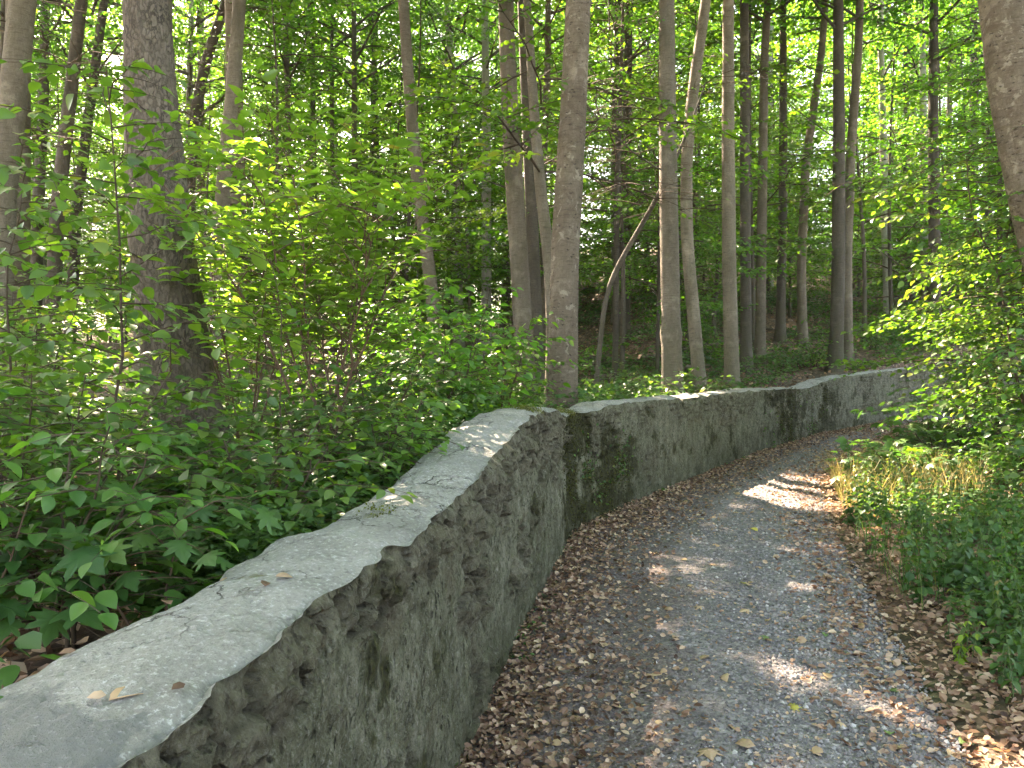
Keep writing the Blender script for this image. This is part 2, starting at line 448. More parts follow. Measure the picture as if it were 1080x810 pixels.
va = k.vor(co, 42, 'F1', 1); vd = k.vor(co, 42, 'F1', 0)
sa = k.n('ShaderNodeSeparateColor', {0: va}).outputs[0]
vb = k.vor(co, 95, 'F1', 1); vbd = k.vor(co, 95, 'F1', 0)
sb = k.n('ShaderNodeSeparateColor', {0: vb}).outputs[1]
gravel = k.ramp(sa, [(0, (.085, .083, .085)), (.5, (.165, .150, .144)), (.85, (.24, .22, .21)), (1, (.38, .355, .335))])
gravel = k.mix(k.map(sb, .3, 1, 0, .6), gravel, (.22, .203, .193))
dirt = k.ramp(sb, [(0, (.08, .06, .052)), (.6, (.135, .10, .088)), (1, (.23, .185, .165))])
wob = k.math('ADD', uu, k.map(k.noise(co, 1.6, 5), .2, .8, -.16, .16))
band = k.ramp(wob, [(0, (1, 1, 1)), (.36, (.9, .9, .9)), (.50, (.12, .12, .12)), (.64, (.25, .25, .25)), (.74, (0, 0, 0)), (.9, (.15, .15, .15)), (1, (.8, .8, .8))])
base = k.mix(band, gravel, dirt)
base = k.mix(k.map(k.noise(co, 2.4, 6, .65), .56, .72, 0, .45), base, (.075, .085, .035))
base = k.mix(k.map(k.noise(co, 14, 5, .65), .35, .65, 0, .45), base, (.06, .055, .053))
nn = k.bump(k.map(vd, 0, .6, 1, 0), .7, .014); nn = k.bump(k.map(vbd, 0, .5, 1, 0), .7, .007, nn); nn = k.bump(k.noise(co, 160, 3), .4, .004, nn)
k.out(k.pbr(base, .85, .25, nn)); M['gravel'] = m
tag(link('path', pm, M['gravel']), 'grey gravel forest path curving uphill beside the stone wall', None, None, 'structure')
def path_z(x, y):
    x = np.asarray(x, float); y = np.asarray(y, float)
    d, _ = wall_dist(x, y); e = edge_dist(x, y)
    q = np.clip(d / np.maximum(d - e, .1), 0, 1).reshape(x.shape)
    z = plane(y) + .006 + .030 * np.sin(q * math.pi) - .022 * np.exp(-((q - .32) / .09) ** 2) - .022 * np.exp(-((q - .74) / .09) ** 2) + .012 * fbm(x * 1.5, y * 1.5, 0 * x, 3, 6)
    return float(z) if z.ndim == 0 else z

# ------------------------------------------------------------------ the wall
WP, ws = resample(WL, lambda y: .014 if y < 3 else (.018 if y < 8 else (.03 if y < 14 else .06)))
t = norm(np.gradient(WP, axis=0)); Nrm = np.stack([t[:, 1], -t[:, 0]], 1)
yy = WP[:, 1]
H = top_h(yy) + .012 * fbm(ws * 2.2, 0 * ws, 0 * ws, 4, 21) + .012 * vn(ws * 9, 0 * ws, 0 * ws, 22)
TH = .40 + .03 * vn(ws * .8, 0 * ws, 0 * ws, 23)
# rows: face from below ground to the top edge
NF, NC, NB = 84, 28, 8
fv = np.linspace(0, 1, NF)
S, FV = np.meshgrid(ws, fv, indexing='ij')
hh = -.12 + (H[:, None] + .12) * FV
far = sstep(5, 9, yy)[:, None]
# face relief: pitted rough-cast with stones showing where it has come off, most of all near the top edge
wu = S / .12 + .30 * fbm(S * 9, hh * 9, 0 * S, 2, 31); wv = hh / .08 + .30 * fbm(S * 9, hh * 9, 0 * S + 9, 2, 32)
d1, d2, rid, fac = worley(wu, wv, 40, True)
q1, q2, qid, fac2 = worley(S / .045, hh / .032, 43, True)
stone = np.clip((d2 - d1) * 7, 0, 1) ** .7
ru, rv, rr2 = worley(S / .030 + .5 * vn(S * 20, hh * 9, 0 * S, 47), hh / .055, 44)
dtop = H[:, None] - hh
expo = sstep(.10, .38, fbm(S * 1.9, hh * 2.6, 0 * S, 4, 50) + 1.0 * np.exp(-dtop / .26) - .12)
expo = np.clip(expo + .06, 0, 1) * (1 - .5 * far)
disp = .022 - expo * (.036 - .036 * stone - .045 * (rid - .5) - .055 * fac - .016 * fac2) + .012 * fbm(S * 9, hh * 6, 0 * S, 4, 51) + .011 * fbm(S * 30, hh * 16, 0 * S, 4, 52)
disp += .030 * fbm(S * .9, hh * 1.3, 0 * S, 3, 53) - .010 * sstep(.32, .12, ru) * (rr2 > .45)
disp -= .012 * np.exp(-dtop / .03)
edge_cut = .032 * (fbm(ws * 3.2, 0 * ws, 0 * ws, 3, 55)) + .007 * vn(ws * 11, 0 * ws, 0 * ws, 56)
kr = np.random.default_rng(19); kn = np.cumsum(kr.uniform(.03, .20, 400))          # straight breaks between corners, as mortar chips
kv = np.where(kr.random(400) < .6, kr.uniform(0, .012, 400), kr.uniform(.012, .042, 400))
edge_line = .018 - np.interp(ws, kn, kv) + .018 * fbm(ws * 1.1, 0 * ws, 0 * ws, 2, 55) + .005 * vn(ws * 33, 0 * ws, 0 * ws, 57) + .010 * fbm(ws * 9, 0 * ws, 0 * ws, 3, 58)
wt = np.exp(-np.clip(dtop - .006, 0, 9) / .014)
disp = disp * (1 - wt) + edge_line[:, None] * wt
batter = -.012 * np.clip(hh, 0, 2)          # face leans back
fo = disp + batter
XY = WP[:, None, :] + Nrm[:, None, :] * fo[..., None]
gzw = plane(yy)[:, None] + hh
face_V = np.concatenate([XY, gzw[..., None]], 2)
# cap: from the ragged front edge over the top to the back edge
f0 = fo[:, -1]
cv = np.linspace(0, 1, NC)
off = f0[:, None] * (1 - cv)[None] + (-TH)[:, None] * cv[None]
S2, CV = np.meshgrid(ws, cv, indexing='ij')
ck = fbm(S2 * 3.5, CV * 1.5, 0 * S2, 4, 61)
c1, c2, cr = worley(S2 / .34 + .4 * fbm(S2 * 6, CV * 3, 0 * S2, 3, 62), CV * .4 / .26 + .4 * fbm(S2 * 6, CV * 3, 0 * S2 + 4, 3, 63), 64)
crack = np.exp(-((c2 - c1) / .03) ** 2) * sstep(-.05, .35, vn(S2 * 1.7, CV * 2, 0 * S2, 65))
cz = .020 * np.sin(math.pi * np.clip(CV, 0, 1)) + .013 * ck + .006 * fbm(S2 * 25, CV * 10, 0 * S2, 4, 66) - .006 * crack + .006 * (cr - .5)
cz -= .014 * sstep(.10, 0, CV) * np.clip(.5 + .9 * vn(S2 * 5, 0 * S2, 0 * S2, 67), 0, 1) + .045 * sstep(.86, 1, CV) * np.clip(.4 + vn(S2 * 4, 0 * S2, 0 * S2, 68), 0, 1)
cz[:, 0] = 0; 
lip = H[:, None] + cz
XYc = WP[:, None, :] + Nrm[:, None, :] * off[..., None]
cap_V = np.concatenate([XYc, (plane(yy)[:, None] + lip)[..., None]], 2)
cap_V[:, 0] = face_V[:, -1]
# back
bv = np.linspace(0, 1, NB)
hb = lip[:, -1:] * (1 - bv)[None] + (.25) * bv[None]
XYb = WP[:, None, :] + Nrm[:, None, :] * ((-TH)[:, None, None] - .03 * (bv ** .5)[None, :, None] * np.ones((1, 1, 1)))
back_V = np.concatenate([XYb, (plane(yy)[:, None] + hb)[..., None]], 2)
back_V[:, 0] = cap_V[:, -1]
def gridq(a, b, o=0):
    i = (np.arange(a - 1)[:, None] * b + np.arange(b - 1)[None]).ravel() + o
    return np.stack([i, i + b, i + b + 1, i + 1], 1)
nw = len(ws)
body = make_mesh('wall_masonry', np.concatenate([face_V.reshape(-1, 3), back_V.reshape(-1, 3)]), [np.concatenate([gridq(nw, NF), gridq(nw, NB, nw * NF)])],
                 rnd=np.concatenate([(expo * (1 - stone)).ravel(), np.zeros(nw * NB)]), smooth=False)
for nm_, ar_ in (('high', np.concatenate([hh.ravel(), np.full(nw * NB, .5)])), ('broken', np.concatenate([expo.ravel(), np.zeros(nw * NB)]))):
    a_ = body.attributes.new(nm_, 'FLOAT', 'POINT'); a_.data.foreach_set('value', ar_.astype(np.float32))
cap = make_mesh('wall_capping', cap_V, [gridq(nw, NC)], rnd=crack.ravel(), smooth=False)

m, nt = new_mat('rubble_masonry'); k = NT(nt); co = k.obj(); at = k.attr()
streak = k.noise(k.scaled(co, 1, 1, .55), 11, 8, .72)
col = k.ramp(streak, [(.32, (.05, .05, .028)), (.45, (.112, .111, .066)), (.56, (.172, .169, .11)), (.70, (.30, .293, .22))])
big = k.noise(co, 1.3, 6, .65)
col = k.mix(k.map(big, .45, .65, 0, .6), col, (.085, .092, .05))
speck = k.noise(k.scaled(co, 1, 1, .7), 62, 6, .8)
grit = k.noise(co, 170, 3, .7)
col = k.mix(k.map(speck, .54, .64, 0, .8), col, (.29, .28, .225))
col = k.mix(k.map(speck, .46, .37, 0, .8), col, (.030, .030, .021))
col = k.mix(k.map(grit, .45, .32, 0, .6), col, (.035, .035, .026))
col = k.mix(k.map(grit, .56, .68, 0, .45), col, (.28, .275, .25))
pit = k.vor(k.n('ShaderNodeVectorMath', {0: k.scaled(co, 1, 1, .5), 1: k.n('ShaderNodeVectorMath', {0: k.noise(co, 30, 3, out=1), 'Scale': .03}, operation='SCALE').outputs[0]}, operation='ADD').outputs[0], 38, 'F1')
col = k.mix(k.math('MULTIPLY', k.map(pit, .14, .30, 1, 0), k.map(k.noise(co, 4, 4), .4, .6, 0, .9)), col, (.022, .022, .015))
warm = k.noise(co, 3.3, 4)
col = k.mix(k.map(warm, .6, .72, 0, .5), col, (.14, .115, .075))
col = k.mix(k.math('MULTIPLY', k.attr('broken'), .5), col, k.ramp(k.noise(co, 16, 6, .7), [(.3, (.045, .036, .024)), (.5, (.10, .083, .055)), (.7, (.19, .165, .115))]))
col = k.mix(k.math('MULTIPLY', at, .9), col, (.028, .024, .018))
foot = k.math('MULTIPLY', k.map(k.attr('high'), .0, .45, 1, 0), k.map(k.noise(co, 5, 5, .7), .35, .6, 0, .8))
col = k.mix(foot, col, (.038, .042, .02))
sx = k.n('ShaderNodeSeparateXYZ', {0: co})
# damp foot and moss seams are real growth with fixed places on the wall
def blob(c, r, zs=1.):
    v = k.n('ShaderNodeVectorMath', {0: co, 1: c}, operation='SUBTRACT').outputs[0]
    return k.map(k.n('ShaderNodeVectorMath', {0: k.scaled(v, 1, 1, zs)}, operation='LENGTH').outputs['Value'], r * .15, r * 1.35, 1, 0)
mz = blob((.50, 6.75, .75), .75, .7)
for c, r, zs in (((.95, 7.4, .62), .65, 1.), ((4.6, 12.7, 1.0), .65, 1.), ((5.6, 14.0, 1.1), .7, 1.2), ((4.3, 12.3, 1.5), .6, .8)):
    mz = k.math('MAXIMUM', mz, blob(c, r, zs))
mn = k.noise(co, 8, 6, .68)
mossf = k.map(k.math('ADD', mz, k.math('ADD', k.map(mn, .25, .75, -.5, .5), k.map(k.noise(co, 2.6, 5, .6), .25, .75, -1., 1.))), .38, .68, 0, .85)
col = k.mix(mossf, col, k.ramp(k.noise(co, 40, 4), [(.3, (.012, .012, .005)), (.55, (.034, .034, .011)), (.75, (.075, .072, .02))]))
nn = k.bump(streak, .9, .03); nn = k.bump(speck, 1., .016, nn); nn = k.bump(grit, .7, .006, nn)
nn = k.bump(k.map(pit, .05, .35), .9, .018, nn)
k.out(k.pbr(col, .93, .15, nn)); M['masonry'] = m

m, nt = new_mat('capping_mortar'); k = NT(nt); co = k.obj(); at = k.attr()
n1_ = k.noise(co, 5, 6, .6); n2_ = k.noise(co, 75, 5, .72)
col = k.ramp(n1_, [(.25, (.16, .16, .135)), (.5, (.25, .246, .215)), (.75, (.33, .32, .285))])
wob = k.n('ShaderNodeVectorMath', {0: co, 1: k.n('ShaderNodeVectorMath', {0: k.noise(co, 6, 6, .65, out=1), 'Scale': .22}, operation='SCALE').outputs[0]}, operation='ADD').outputs[0]
ck = k.math('MULTIPLY', k.map(k.vor(wob, 5.5, 'DISTANCE_TO_EDGE'), .004, .022, 1, 0), k.map(k.noise(co, 3.2, 3), .46, .6, 0, 1))
col = k.mix(k.map(n2_, .54, .66, 0, .85), col, (.47, .47, .44))
col = k.mix(k.map(n2_, .45, .33, 0, .75), col, (.13, .13, .115))
col = k.mix(k.map(k.noise(co, 2.1, 5), .54, .66, 0, .5), col, (.17, .17, .145))
col = k.mix(ck, col, (.05, .045, .035))
v_ = k.n('ShaderNodeVectorMath', {0: co, 1: (-.80, 1.02, 1.12)}, operation='SUBTRACT').outputs[0]
stain = k.map(k.math('ADD', k.map(k.n('ShaderNodeVectorMath', {0: v_}, operation='LENGTH').outputs['Value'], .12, .46, 1, 0), k.map(k.noise(co, 7, 5, .6), .3, .7, -.3, .3)), .46, .54, 0, .8)
col = k.mix(stain, col, k.mix(k.map(n2_, .6, .7), (.13, .135, .125), (.26, .26, .245)))
ms = k.noise(co, 3.1, 6, .7)
col = k.mix(k.map(ms, .63, .68, 0, .9), col, k.ramp(k.noise(co, 60, 3), [(.3, (.05, .055, .015)), (.7, (.15, .15, .035))]))
nn = k.bump(n1_, .6, .025); nn = k.bump(n2_, 1., .016, nn); nn = k.bump(k.math('SUBTRACT', 1., ck), .9, .012, nn); nn = k.bump(k.noise(co, 200, 2), .5, .003, nn)
k.out(k.pbr(col, .9, .25, nn)); M['mortar'] = m
wall = thing('stone_wall', 'low grey rubble stone wall with pale mortar top curving along the path', 'stone wall', (0, 0, 0))
link('masonry', body, M['masonry'], wall); link('capping', cap, M['mortar'], wall)

# ------------------------------------------------------------------ sun beams that the canopy leaves open
SUN_EL, SUN_AZ = math.radians(47), math.radians(-33)          # azimuth from +Y, negative to the left
SUN = np.array([math.sin(SUN_AZ) * math.cos(SUN_EL), math.cos(SUN_AZ) * math.cos(SUN_EL), math.sin(SUN_EL)])
BEAMS = [((3.0, 8.75, .46), .95, 1.), ((2.5, 8.8, .46), .5, 1.), ((1.5, 3.8, .2), .27, 1.), ((1.75, 3.55, .2), .2, 1.), ((2.0, 3.0, .2), .22, 1.), ((-1.5, 5.0, 2.4), .8, .95), ((-1.9, 4.8, 2.3), .8, .95), ((-1.0, 4.9, 2.5), .5, .95), ((-.8, 4.7, 2.35), .4, 1.), ((-1.15, 4.5, 2.5), .55, 1.), ((-1.8, 3.6, 1.5), .35, .9), ((-2.4, 3.3, 1.3), .4, .9), ((4.2, 8.9, .7), .7, 1.), ((3.6, 7.4, .6), .5, 1.), ((4.0, 8.3, .7), .85, 1.), ((3.3, 6.7, .45), .35, .8), ((3.7, 7.9, .6), .5, 1.), ((4.3, 8.2, .6), .5, 1.),
         ((-1.6, 4.7, 2.1), .7, .9), ((-2.6, 4.2, 1.7), .8, .75), ((-3.6, 6.5, 1.8), 1.2, .8), ((-1.4, 6.2, 1.6), .9, .75), ((-1.8, 4.3, 1.4), .5, .8),
         ((5.2, 9.0, 2.3), 1.0, .7), ((5.4, 8.4, 1.2), .8, .7), ((6.3, 9.6, 1.6), .7, .7), ((-2.2, 3.2, 1.9), .4, .6), ((.5, 9.5, 1.6), .7, .7),
         ((-2.1, 5.6, 1.6), 1.4, .88), ((-2.6, 3.6, 1.5), .9, .85), ((-3.2, 5.0, 1.5), 1.4, .85), ((-1.5, 7.4, 1.6), 1.0, .92), ((-4.0, 9.0, 2.0), 2.2, .75), ((5.4, 8.6, 2.0), 1.4, .5)]
BP = np.array([b[0] for b in BEAMS]); BR = np.array([b[1] for b in BEAMS]); BK = np.array([b[2] for b in BEAMS])
def beam_keep(P, rng):
    """False for leaves that stand in one of the open beams"""
    keep = np.ones(len(P), bool)
    for p, r, kf in zip(BP, BR, BK):
        v = P - p; s = v @ SUN
        d2 = (v * v).sum(1) - s * s
        keep &= ~((s > 2.2) & (d2 < (r + .0 * s) ** 2) & (rng.random(len(P)) < kf))
    return keep

# ------------------------------------------------------------------ tree crowns
def proto_crown(seed, hgt, rad, n_limb, leaf, tall=True):
    rng = np.random.default_rng(seed); L = Leaves(); B = Buf()
    for i in range(n_limb):
        tt = (i + rng.uniform(0, 1)) / n_limb
        z0 = hgt * tt * (.86 if tall else .9)
        az = i * 2.4 + rng.normal(0, .4)
        prof = math.sin(math.pi * min(1, .22 + .72 * tt)) if tall else (1.05 - .75 * tt)
        ln = rad * prof * rng.uniform(.75, 1.15)
        el = rng.uniform(.45, .95) if tall else rng.uniform(.05, .55)
        u = np.linspace(0, 1, 7)
        poly = np.stack([math.cos(az) * ln * u, math.sin(az) * ln * u, z0 + ln * (math.tan(el) * .75 * (u - .42 * u * u) if tall else (math.tan(el) * u - .28 * u * u))], 1)
        poly[1:, :2] += rng.normal(0, .07 * ln / 3, (6, 2)).cumsum(0)
        r0 = (.012 + .010 * ln) if tall else (.006 + .005 * ln)
        B.tube(poly, np.linspace(r0, .005, 7), 5)
        ns = max(4, int(ln / (.26 if tall else .22)))
        cr = rng.uniform(.3, .7)
        for j in range(ns):
            uu = .22 + .78 * (j + .5) / ns
            p, tg = along(poly, np.array([uu])); p, tg = p[0], tg[0]
            lat = norm(np.cross(tg, UP)); sd = 1 if j % 2 else -1
            d = norm(tg * .75 + lat * sd * .85 + rng.normal(0, .12, 3)); d[2] = d[2] * .5 + rng.normal(.02, .12)
            sl = ln * rng.uniform(.25, .42) * (1.15 - .6 * uu) + .22
            us = np.linspace(0, 1, 4)[:, None]
            q = p + d * sl * us; q[:, 2] -= .12 * sl * us[:, 0] ** 2
            B.tube(q, np.linspace(.008, .003, 4), 3)
            spray(L, rng, q, leaf, leaf * .62, .1, cr, .45, .12)
            for kx in range(2 if sl > .5 else 1):
                uu2 = rng.uniform(.25, .75); pp = p + d * sl * uu2
                lt2 = norm(np.cross(d, UP)) * (1 if kx else -1)
                d2 = norm(d * .7 + lt2 * .8 + rng.normal(0, .15, 3))
                q2 = pp + d2 * sl * .55 * us; q2[:, 2] -= .1 * sl * us[:, 0] ** 2
                spray(L, rng, q2, leaf, leaf * .62, .1, cr, .45, .12)
        d = norm(poly[-1] - poly[-2])
        spray(L, rng, np.array([poly[-2], poly[-1], poly[-1] + d * .25]), leaf, leaf * .6, 0, cr)
    arr = L.cat()
    return {'arr': arr, 'leaf': leaf_mesh('crown_leaves', arr, OVAL), 'limb': B.mesh('crown_limbs'), 'z0': 0}
CANOPY = [proto_crown(100 + i, 11 + i % 2, 3.6 + .3 * (i % 3), 30, .135, True) for i in range(4)]
UNDER = [proto_crown(200 + i, 5.5 + .8 * i, 2.2 + .15 * i, 26, .10, False) for i in range(4)]
for p in CANOPY: p['leaf'].materials.append(M['canopy']); p['limb'].materials.append(M['bark_dark'])
for p in UNDER: p['leaf'].materials.append(M['under']); p['limb'].materials.append(M['twig'])

def put_crown(root, proto, loc, rz, scale, seed, matname):
    """crown (leaves) and limbs under a tree; loc is relative to the root, whose own rotation is zero"""
    w = np.array(root.location) + loc
    arr = proto['arr']; c, s = math.cos(rz), math.sin(rz)
    P = arr[0] * scale
    P = np.stack([P[:, 0] * c - P[:, 1] * s, P[:, 0] * s + P[:, 1] * c, P[:, 2]], 1) + w
    keep = beam_keep(P, np.random.default_rng(seed))
    # nothing may hang right before the lens
    keep &= ~((P[:, 1] < 2.2) & (P[:, 1] > -1.5) & (np.abs(P[:, 0]) < 2.5) & (P[:, 2] < 4))
    me = proto['leaf']
    if (~keep).sum() > 3:
        me = leaf_mesh('crown_leaves', tuple(a[keep] for a in arr), OVAL); me.materials.append(M[matname])
    for nm, mm in (('crown', me), ('limbs', proto['limb'])):
        o = link(nm, mm, None, root, loc); o.rotation_euler = (0, 0, rz); o.scale = (scale,) * 3

trunk_rng = np.random.default_rng(7)
def trunk_axis(pts, Yd, total):
    """screen points (top to bottom) at depth Yd -> 3D axis from the ground up to a full-grown height"""
    P = np.array([((px - CX) / F * Yd, Yd, EYE + (CY - py) / F * Yd) for px, py in pts])[::-1]
    d = P[1] - P[0]
    for _ in range(400):
        g = gz(P[0][0], Yd)
        if P[0][2] <= g - .15: break
        P = np.vstack([P[0] - norm(d) * np.array([.35, 1, 1]) * .25 if P[0][2] - g > .6 else P[0] - np.array([d[0] / max(abs(d[2]), 1e-3) * .5 * .2, 0, .2]), P])
    while P[0][2] < gz(P[0][0], Yd) - .3 and len(P) > 2 and P[1][2] < gz(P[1][0], Yd): P = P[1:]
    top = P[-1]; d = norm(P[-1] - P[-2])
    nexts = []
    while top[2] - P[0][2] < total:
        d = norm(d + np.array([-d[0] * .12, -d[1] * .1, .05]) + trunk_rng.normal(0, .035, 3) * [1, 1, 0])
        top = top + d * 1.0; nexts.append(top)
    return np.vstack([P] + [nexts]) if nexts else P

def smooth_axis(P, step):
    Q, _ = resample(P, step)
    if len(Q) > 9:
        w = np.hanning(9)[1:-1]; w /= w.sum()
        Q = np.stack([np.convolve(np.r_[[2 * Q[0, i] - Q[3 - j, i] for j in range(3)], Q[:, i], [2 * Q[-1, i] - Q[-2 - j, i] for j in range(3)]], w, 'valid') for i in range(3)], 1)
    return Q

def tree(pts, Yd, wpx, label, bark='bark_smooth', cat='tree', total=None, crown=None, cz=.42, sides=12, flare=.45, bulge=None, group=None, name='tree', seed=None, sc_=1., rough=.04, extra=None, taper=None):
    seed = int(abs(pts[0][0] * 7 + Yd * 31)) if seed is None else seed
    rng = np.random.default_rng(seed)
    total = total or rng.uniform(16, 21)
    ax = trunk_axis(pts, Yd, total)
    fine = sides > 20
    Q = smooth_axis(ax, .04 if fine else .2)
    base = np.array([Q[0][0], Q[0][1], gz(Q[0][0], Q[0][1])])
    root = thing(name, label, cat, tuple(base), 0, group)
    r_ref = wpx * Yd / F / 2
    h = Q[:, 2] - base[2]
    zref = EYE + (CY - 200) / F * Yd - base[2]
    taper_ = taper
    taper = np.clip(1.06 - .06 * h / max(zref, .5), .1, 2) if False else np.interp(h, [0, max(zref, 1.5), total], [1.1, 1.0, .28])
    if taper_: taper = np.interp(h, *taper_)
    rad = r_ref * taper * (1 + flare * np.exp(-np.clip(h, 0, 9) / .30))
    if bulge: rad = rad * (1 + bulge[1] * np.exp(-((h - bulge[0]) / bulge[2]) ** 2))
    B = Buf()
    def disp(R, th, pts_):
        c, s = np.cos(th)[None], np.sin(th)[None]; z = pts_[:, 2:3]
        n = fbm(c * 1.6 + seed % 50, s * 1.6, z * 1.3, 3, seed % 97) * rough
        lob = .16 * np.exp(-np.clip(h, 0, 9) / .35)[:, None] * np.cos(th * 5 + seed)[None]
        if fine:
            n = n + .022 * fbm(c * 7, s * 7, z * 9, 3, seed % 89)
            if bark == 'bark_scaly':
                a_, b_, r_ = worley((th / W2 * 17)[None] + .5 * vn(c * 4, s * 4, z * 12, 3), z / .075 + .3 * vn(c * 3, s * 3, z * 4, 5), 71)
                n = n + .055 * (np.clip((b_ - a_) * 2.2, 0, 1) ** .5 - .8) + .035 * (r_ - .5)
            else:
                a_, b_, r_ = worley((th / W2 * 9)[None] + 0 * z, z / .14, 73)
                n = n + .03 * np.exp(-(a_ / .22) ** 2) * (r_ > .5)
        return R * (1 + n + lob)
    B.tube(Q - base, rad, sides, disp)
    tk = link('trunk', B.mesh('trunk'), M[bark], root)
    if extra: extra(root, base, Q, rad, rng)
    if crown is not None:
        hc = total * cz
        i = int(np.argmin(np.abs(h - hc)))
        pr = (CANOPY if crown < 10 else UNDER)[crown % 10]
        if crown < 10:
            sc2 = (total - hc) / 10.5 * sc_
            put_crown(root, pr, Q[i] - base, rng.uniform(0, W2), sc2, seed, 'canopy')
        else:
            put_crown(root, pr, Q[i] - base, rng.uniform(0, W2), sc_, seed, 'under')
    return root, base, Q, rad

def dead_twigs(zs, ln, seed, side=None):
    """a few bare branches on the trunk"""
    def f(root, base, Q, rad, rng):
        rg = np.random.default_rng(seed)
        for zi, z in enumerate(zs):
            i = int(np.argmin(np.abs(Q[:, 2] - base[2] - z)))
            az = side[zi] if side else rg.uniform(0, W2)
            u = np.linspace(0, 1, 9)
            P = np.stack([math.cos(az) * ln * u, math.sin(az) * ln * u, ln * (.30 * u + .25 * u * u)], 1) + (Q[i] - base)
            P[1:] += rg.normal(0, .02 * ln, (8, 3)).cumsum(0) * .5
            B = Buf(); B.tube(P, np.linspace(.015, .003, 9) * (.6 + .2 * ln), 6)
            for q in range(7):
                a = rg.uniform(.25, .95); p, tg = along(P, np.array([a])); d = norm(tg[0] + rg.normal(0, .6, 3))
                l2 = ln * rg.uniform(.15, .4); w = np.linspace(0, 1, 5)[:, None]
                pp = p[0] + d * l2 * w + rg.normal(0, .02, (5, 3)) * w
                B.tube(pp, np.linspace(.008, .003, 5), 4)
            link('branch', B.mesh('branch'), M['bark_dark'], root)
    return f

T_ = tree
T_([(155, 0), (160, 120), (170, 250), (190, 400), (210, 510)], 5.0, 60, 'thick scaly-barked trunk leaning left in the bushes beside the near wall', 'bark_scaly', sides=72, total=21, crown=0, cz=.5, flare=.25, taper=([0, 1.2, 1.9, 2.4, 3.1, 21], [1.2, 1.08, 1.0, .86, .76, .3]))
T_([(610, 0), (604, 130), (596, 260), (592, 436)], 8.3, 29, 'straight trunk with flaking spotted bark rising right behind the wall bend', 'bark_spotted', sides=48, total=19, crown=1, cz=.5, flare=.12)
T_([(1058, -10), (1072, 100), (1094, 210), (1150, 430)], 7.6, 52, 'thick grey trunk leaning over the bushes on the right edge', 'bark_spotted', sides=48, total=20, crown=2, cz=.5, flare=.3)
T_([(24, 0), (14, 100), (2, 200)], 9.0, 28, 'broad grey trunk at the left edge behind the leafy sapling', 'bark_smooth', sides=24, crown=3)
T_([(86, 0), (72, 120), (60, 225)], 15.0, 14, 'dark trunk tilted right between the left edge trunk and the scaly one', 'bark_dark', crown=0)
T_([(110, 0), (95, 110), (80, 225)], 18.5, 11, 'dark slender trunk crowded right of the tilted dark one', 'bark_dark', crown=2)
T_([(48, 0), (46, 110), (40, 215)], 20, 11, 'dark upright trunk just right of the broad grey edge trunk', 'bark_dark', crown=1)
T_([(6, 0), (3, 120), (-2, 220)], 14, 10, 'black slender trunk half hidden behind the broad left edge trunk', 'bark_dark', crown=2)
T_([(253, 0), (246, 90), (236, 190), (229, 285)], 11.5, 15, 'pale brown trunk tilted right of the scaly trunk above the elder', 'bark_smooth', sides=20, crown=1)
T_([(238, 5), (218, 60), (204, 130), (198, 230)], 16, 12, 'dim curved trunk between the scaly trunk and the pale brown one', 'bark_dark', crown=3)
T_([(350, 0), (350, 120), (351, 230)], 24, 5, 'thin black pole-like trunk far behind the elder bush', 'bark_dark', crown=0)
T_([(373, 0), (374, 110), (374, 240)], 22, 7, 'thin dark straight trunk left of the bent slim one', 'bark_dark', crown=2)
T_([(425, -5), (432, 100), (441, 200), (456, 310)], 12.5, 13, 'slim bent brown trunk leaning left above the elder bush', 'bark_smooth', sides=20, crown=3)
T_([(471, 0), (479, 110), (483, 260)], 25, 9, 'far pale trunk right of the slim bent brown one', 'bark_pale', crown=0)
T_([(511, 0), (513, 140), (513, 320)], 23, 10, 'far whitish straight trunk left of the double dark trunks', 'bark_pale', crown=1)
T_([(533, -5), (538, 120), (546, 250), (553, 365)], 11.8, 19, 'brown front trunk of the close pair left of the spotted trunk', 'bark_smooth', sides=24, crown=2, extra=dead_twigs((3.4, 6.2), 1.6, 5, (2.9, 2.5)))
T_([(551, -5), (556, 120), (562, 250), (566, 365)], 13.0, 13, 'dark rear trunk of the close pair left of the spotted trunk', 'bark_dark', crown=1, extra=dead_twigs((5.6, 4.0), 1.8, 9, (.4, 5.9)))
T_([(578, 60), (572, 190), (576, 370)], 17, 8, 'dark thin crooked trunk showing between the pair and the spotted trunk', 'bark_dark', crown=3)
T_([(580, 280), (583, 360), (581, 430)], 10.0, 12, 'short dim trunk pressed behind the foot of the spotted trunk', 'bark_smooth', total=8.5, crown=11, cz=.35)
T_([(703, -5), (704, 120), (706, 260), (709, 418)], 10.8, 19, 'grey trunk with a knobbly scar above the middle of the wall', 'bark_smooth', sides=28, crown=0, bulge=(1.05, .13, .10), extra=dead_twigs((3.3, 4.3), 1.7, 21, (3.6, 2.4)))
T_([(742, 20), (733, 80), (724, 160), (724, 250), (738, 405)], 13, 13, 'bowed trunk curving just right of the scarred grey trunk', 'bark_smooth', crown=2)
T_([(768, -5), (768, 150), (769, 280), (772, 400)], 13.4, 14, 'straight clean trunk behind the wall, third from the spotted trunk', 'bark_smooth', sides=20, crown=3)
T_([(785, 0), (786, 200), (787, 405)], 16, 11, 'dark trunk close behind the right side of the straight clean one', 'bark_dark', crown=0)
T_([(806, 60), (804, 210), (801, 405)], 17, 10, 'narrow brown trunk in the row behind the wall, right of the dark one', 'bark_smooth', crown=1)
T_([(826, 0), (826, 200), (822, 400)], 20, 9, 'dark narrow trunk standing on the litter slope above the wall dip', 'bark_dark', crown=3)
T_([(866, 60), (850, 170), (845, 280), (847, 385)], 19, 9, 'pale narrow trunk kinked left on the litter slope', 'bark_smooth', crown=2)
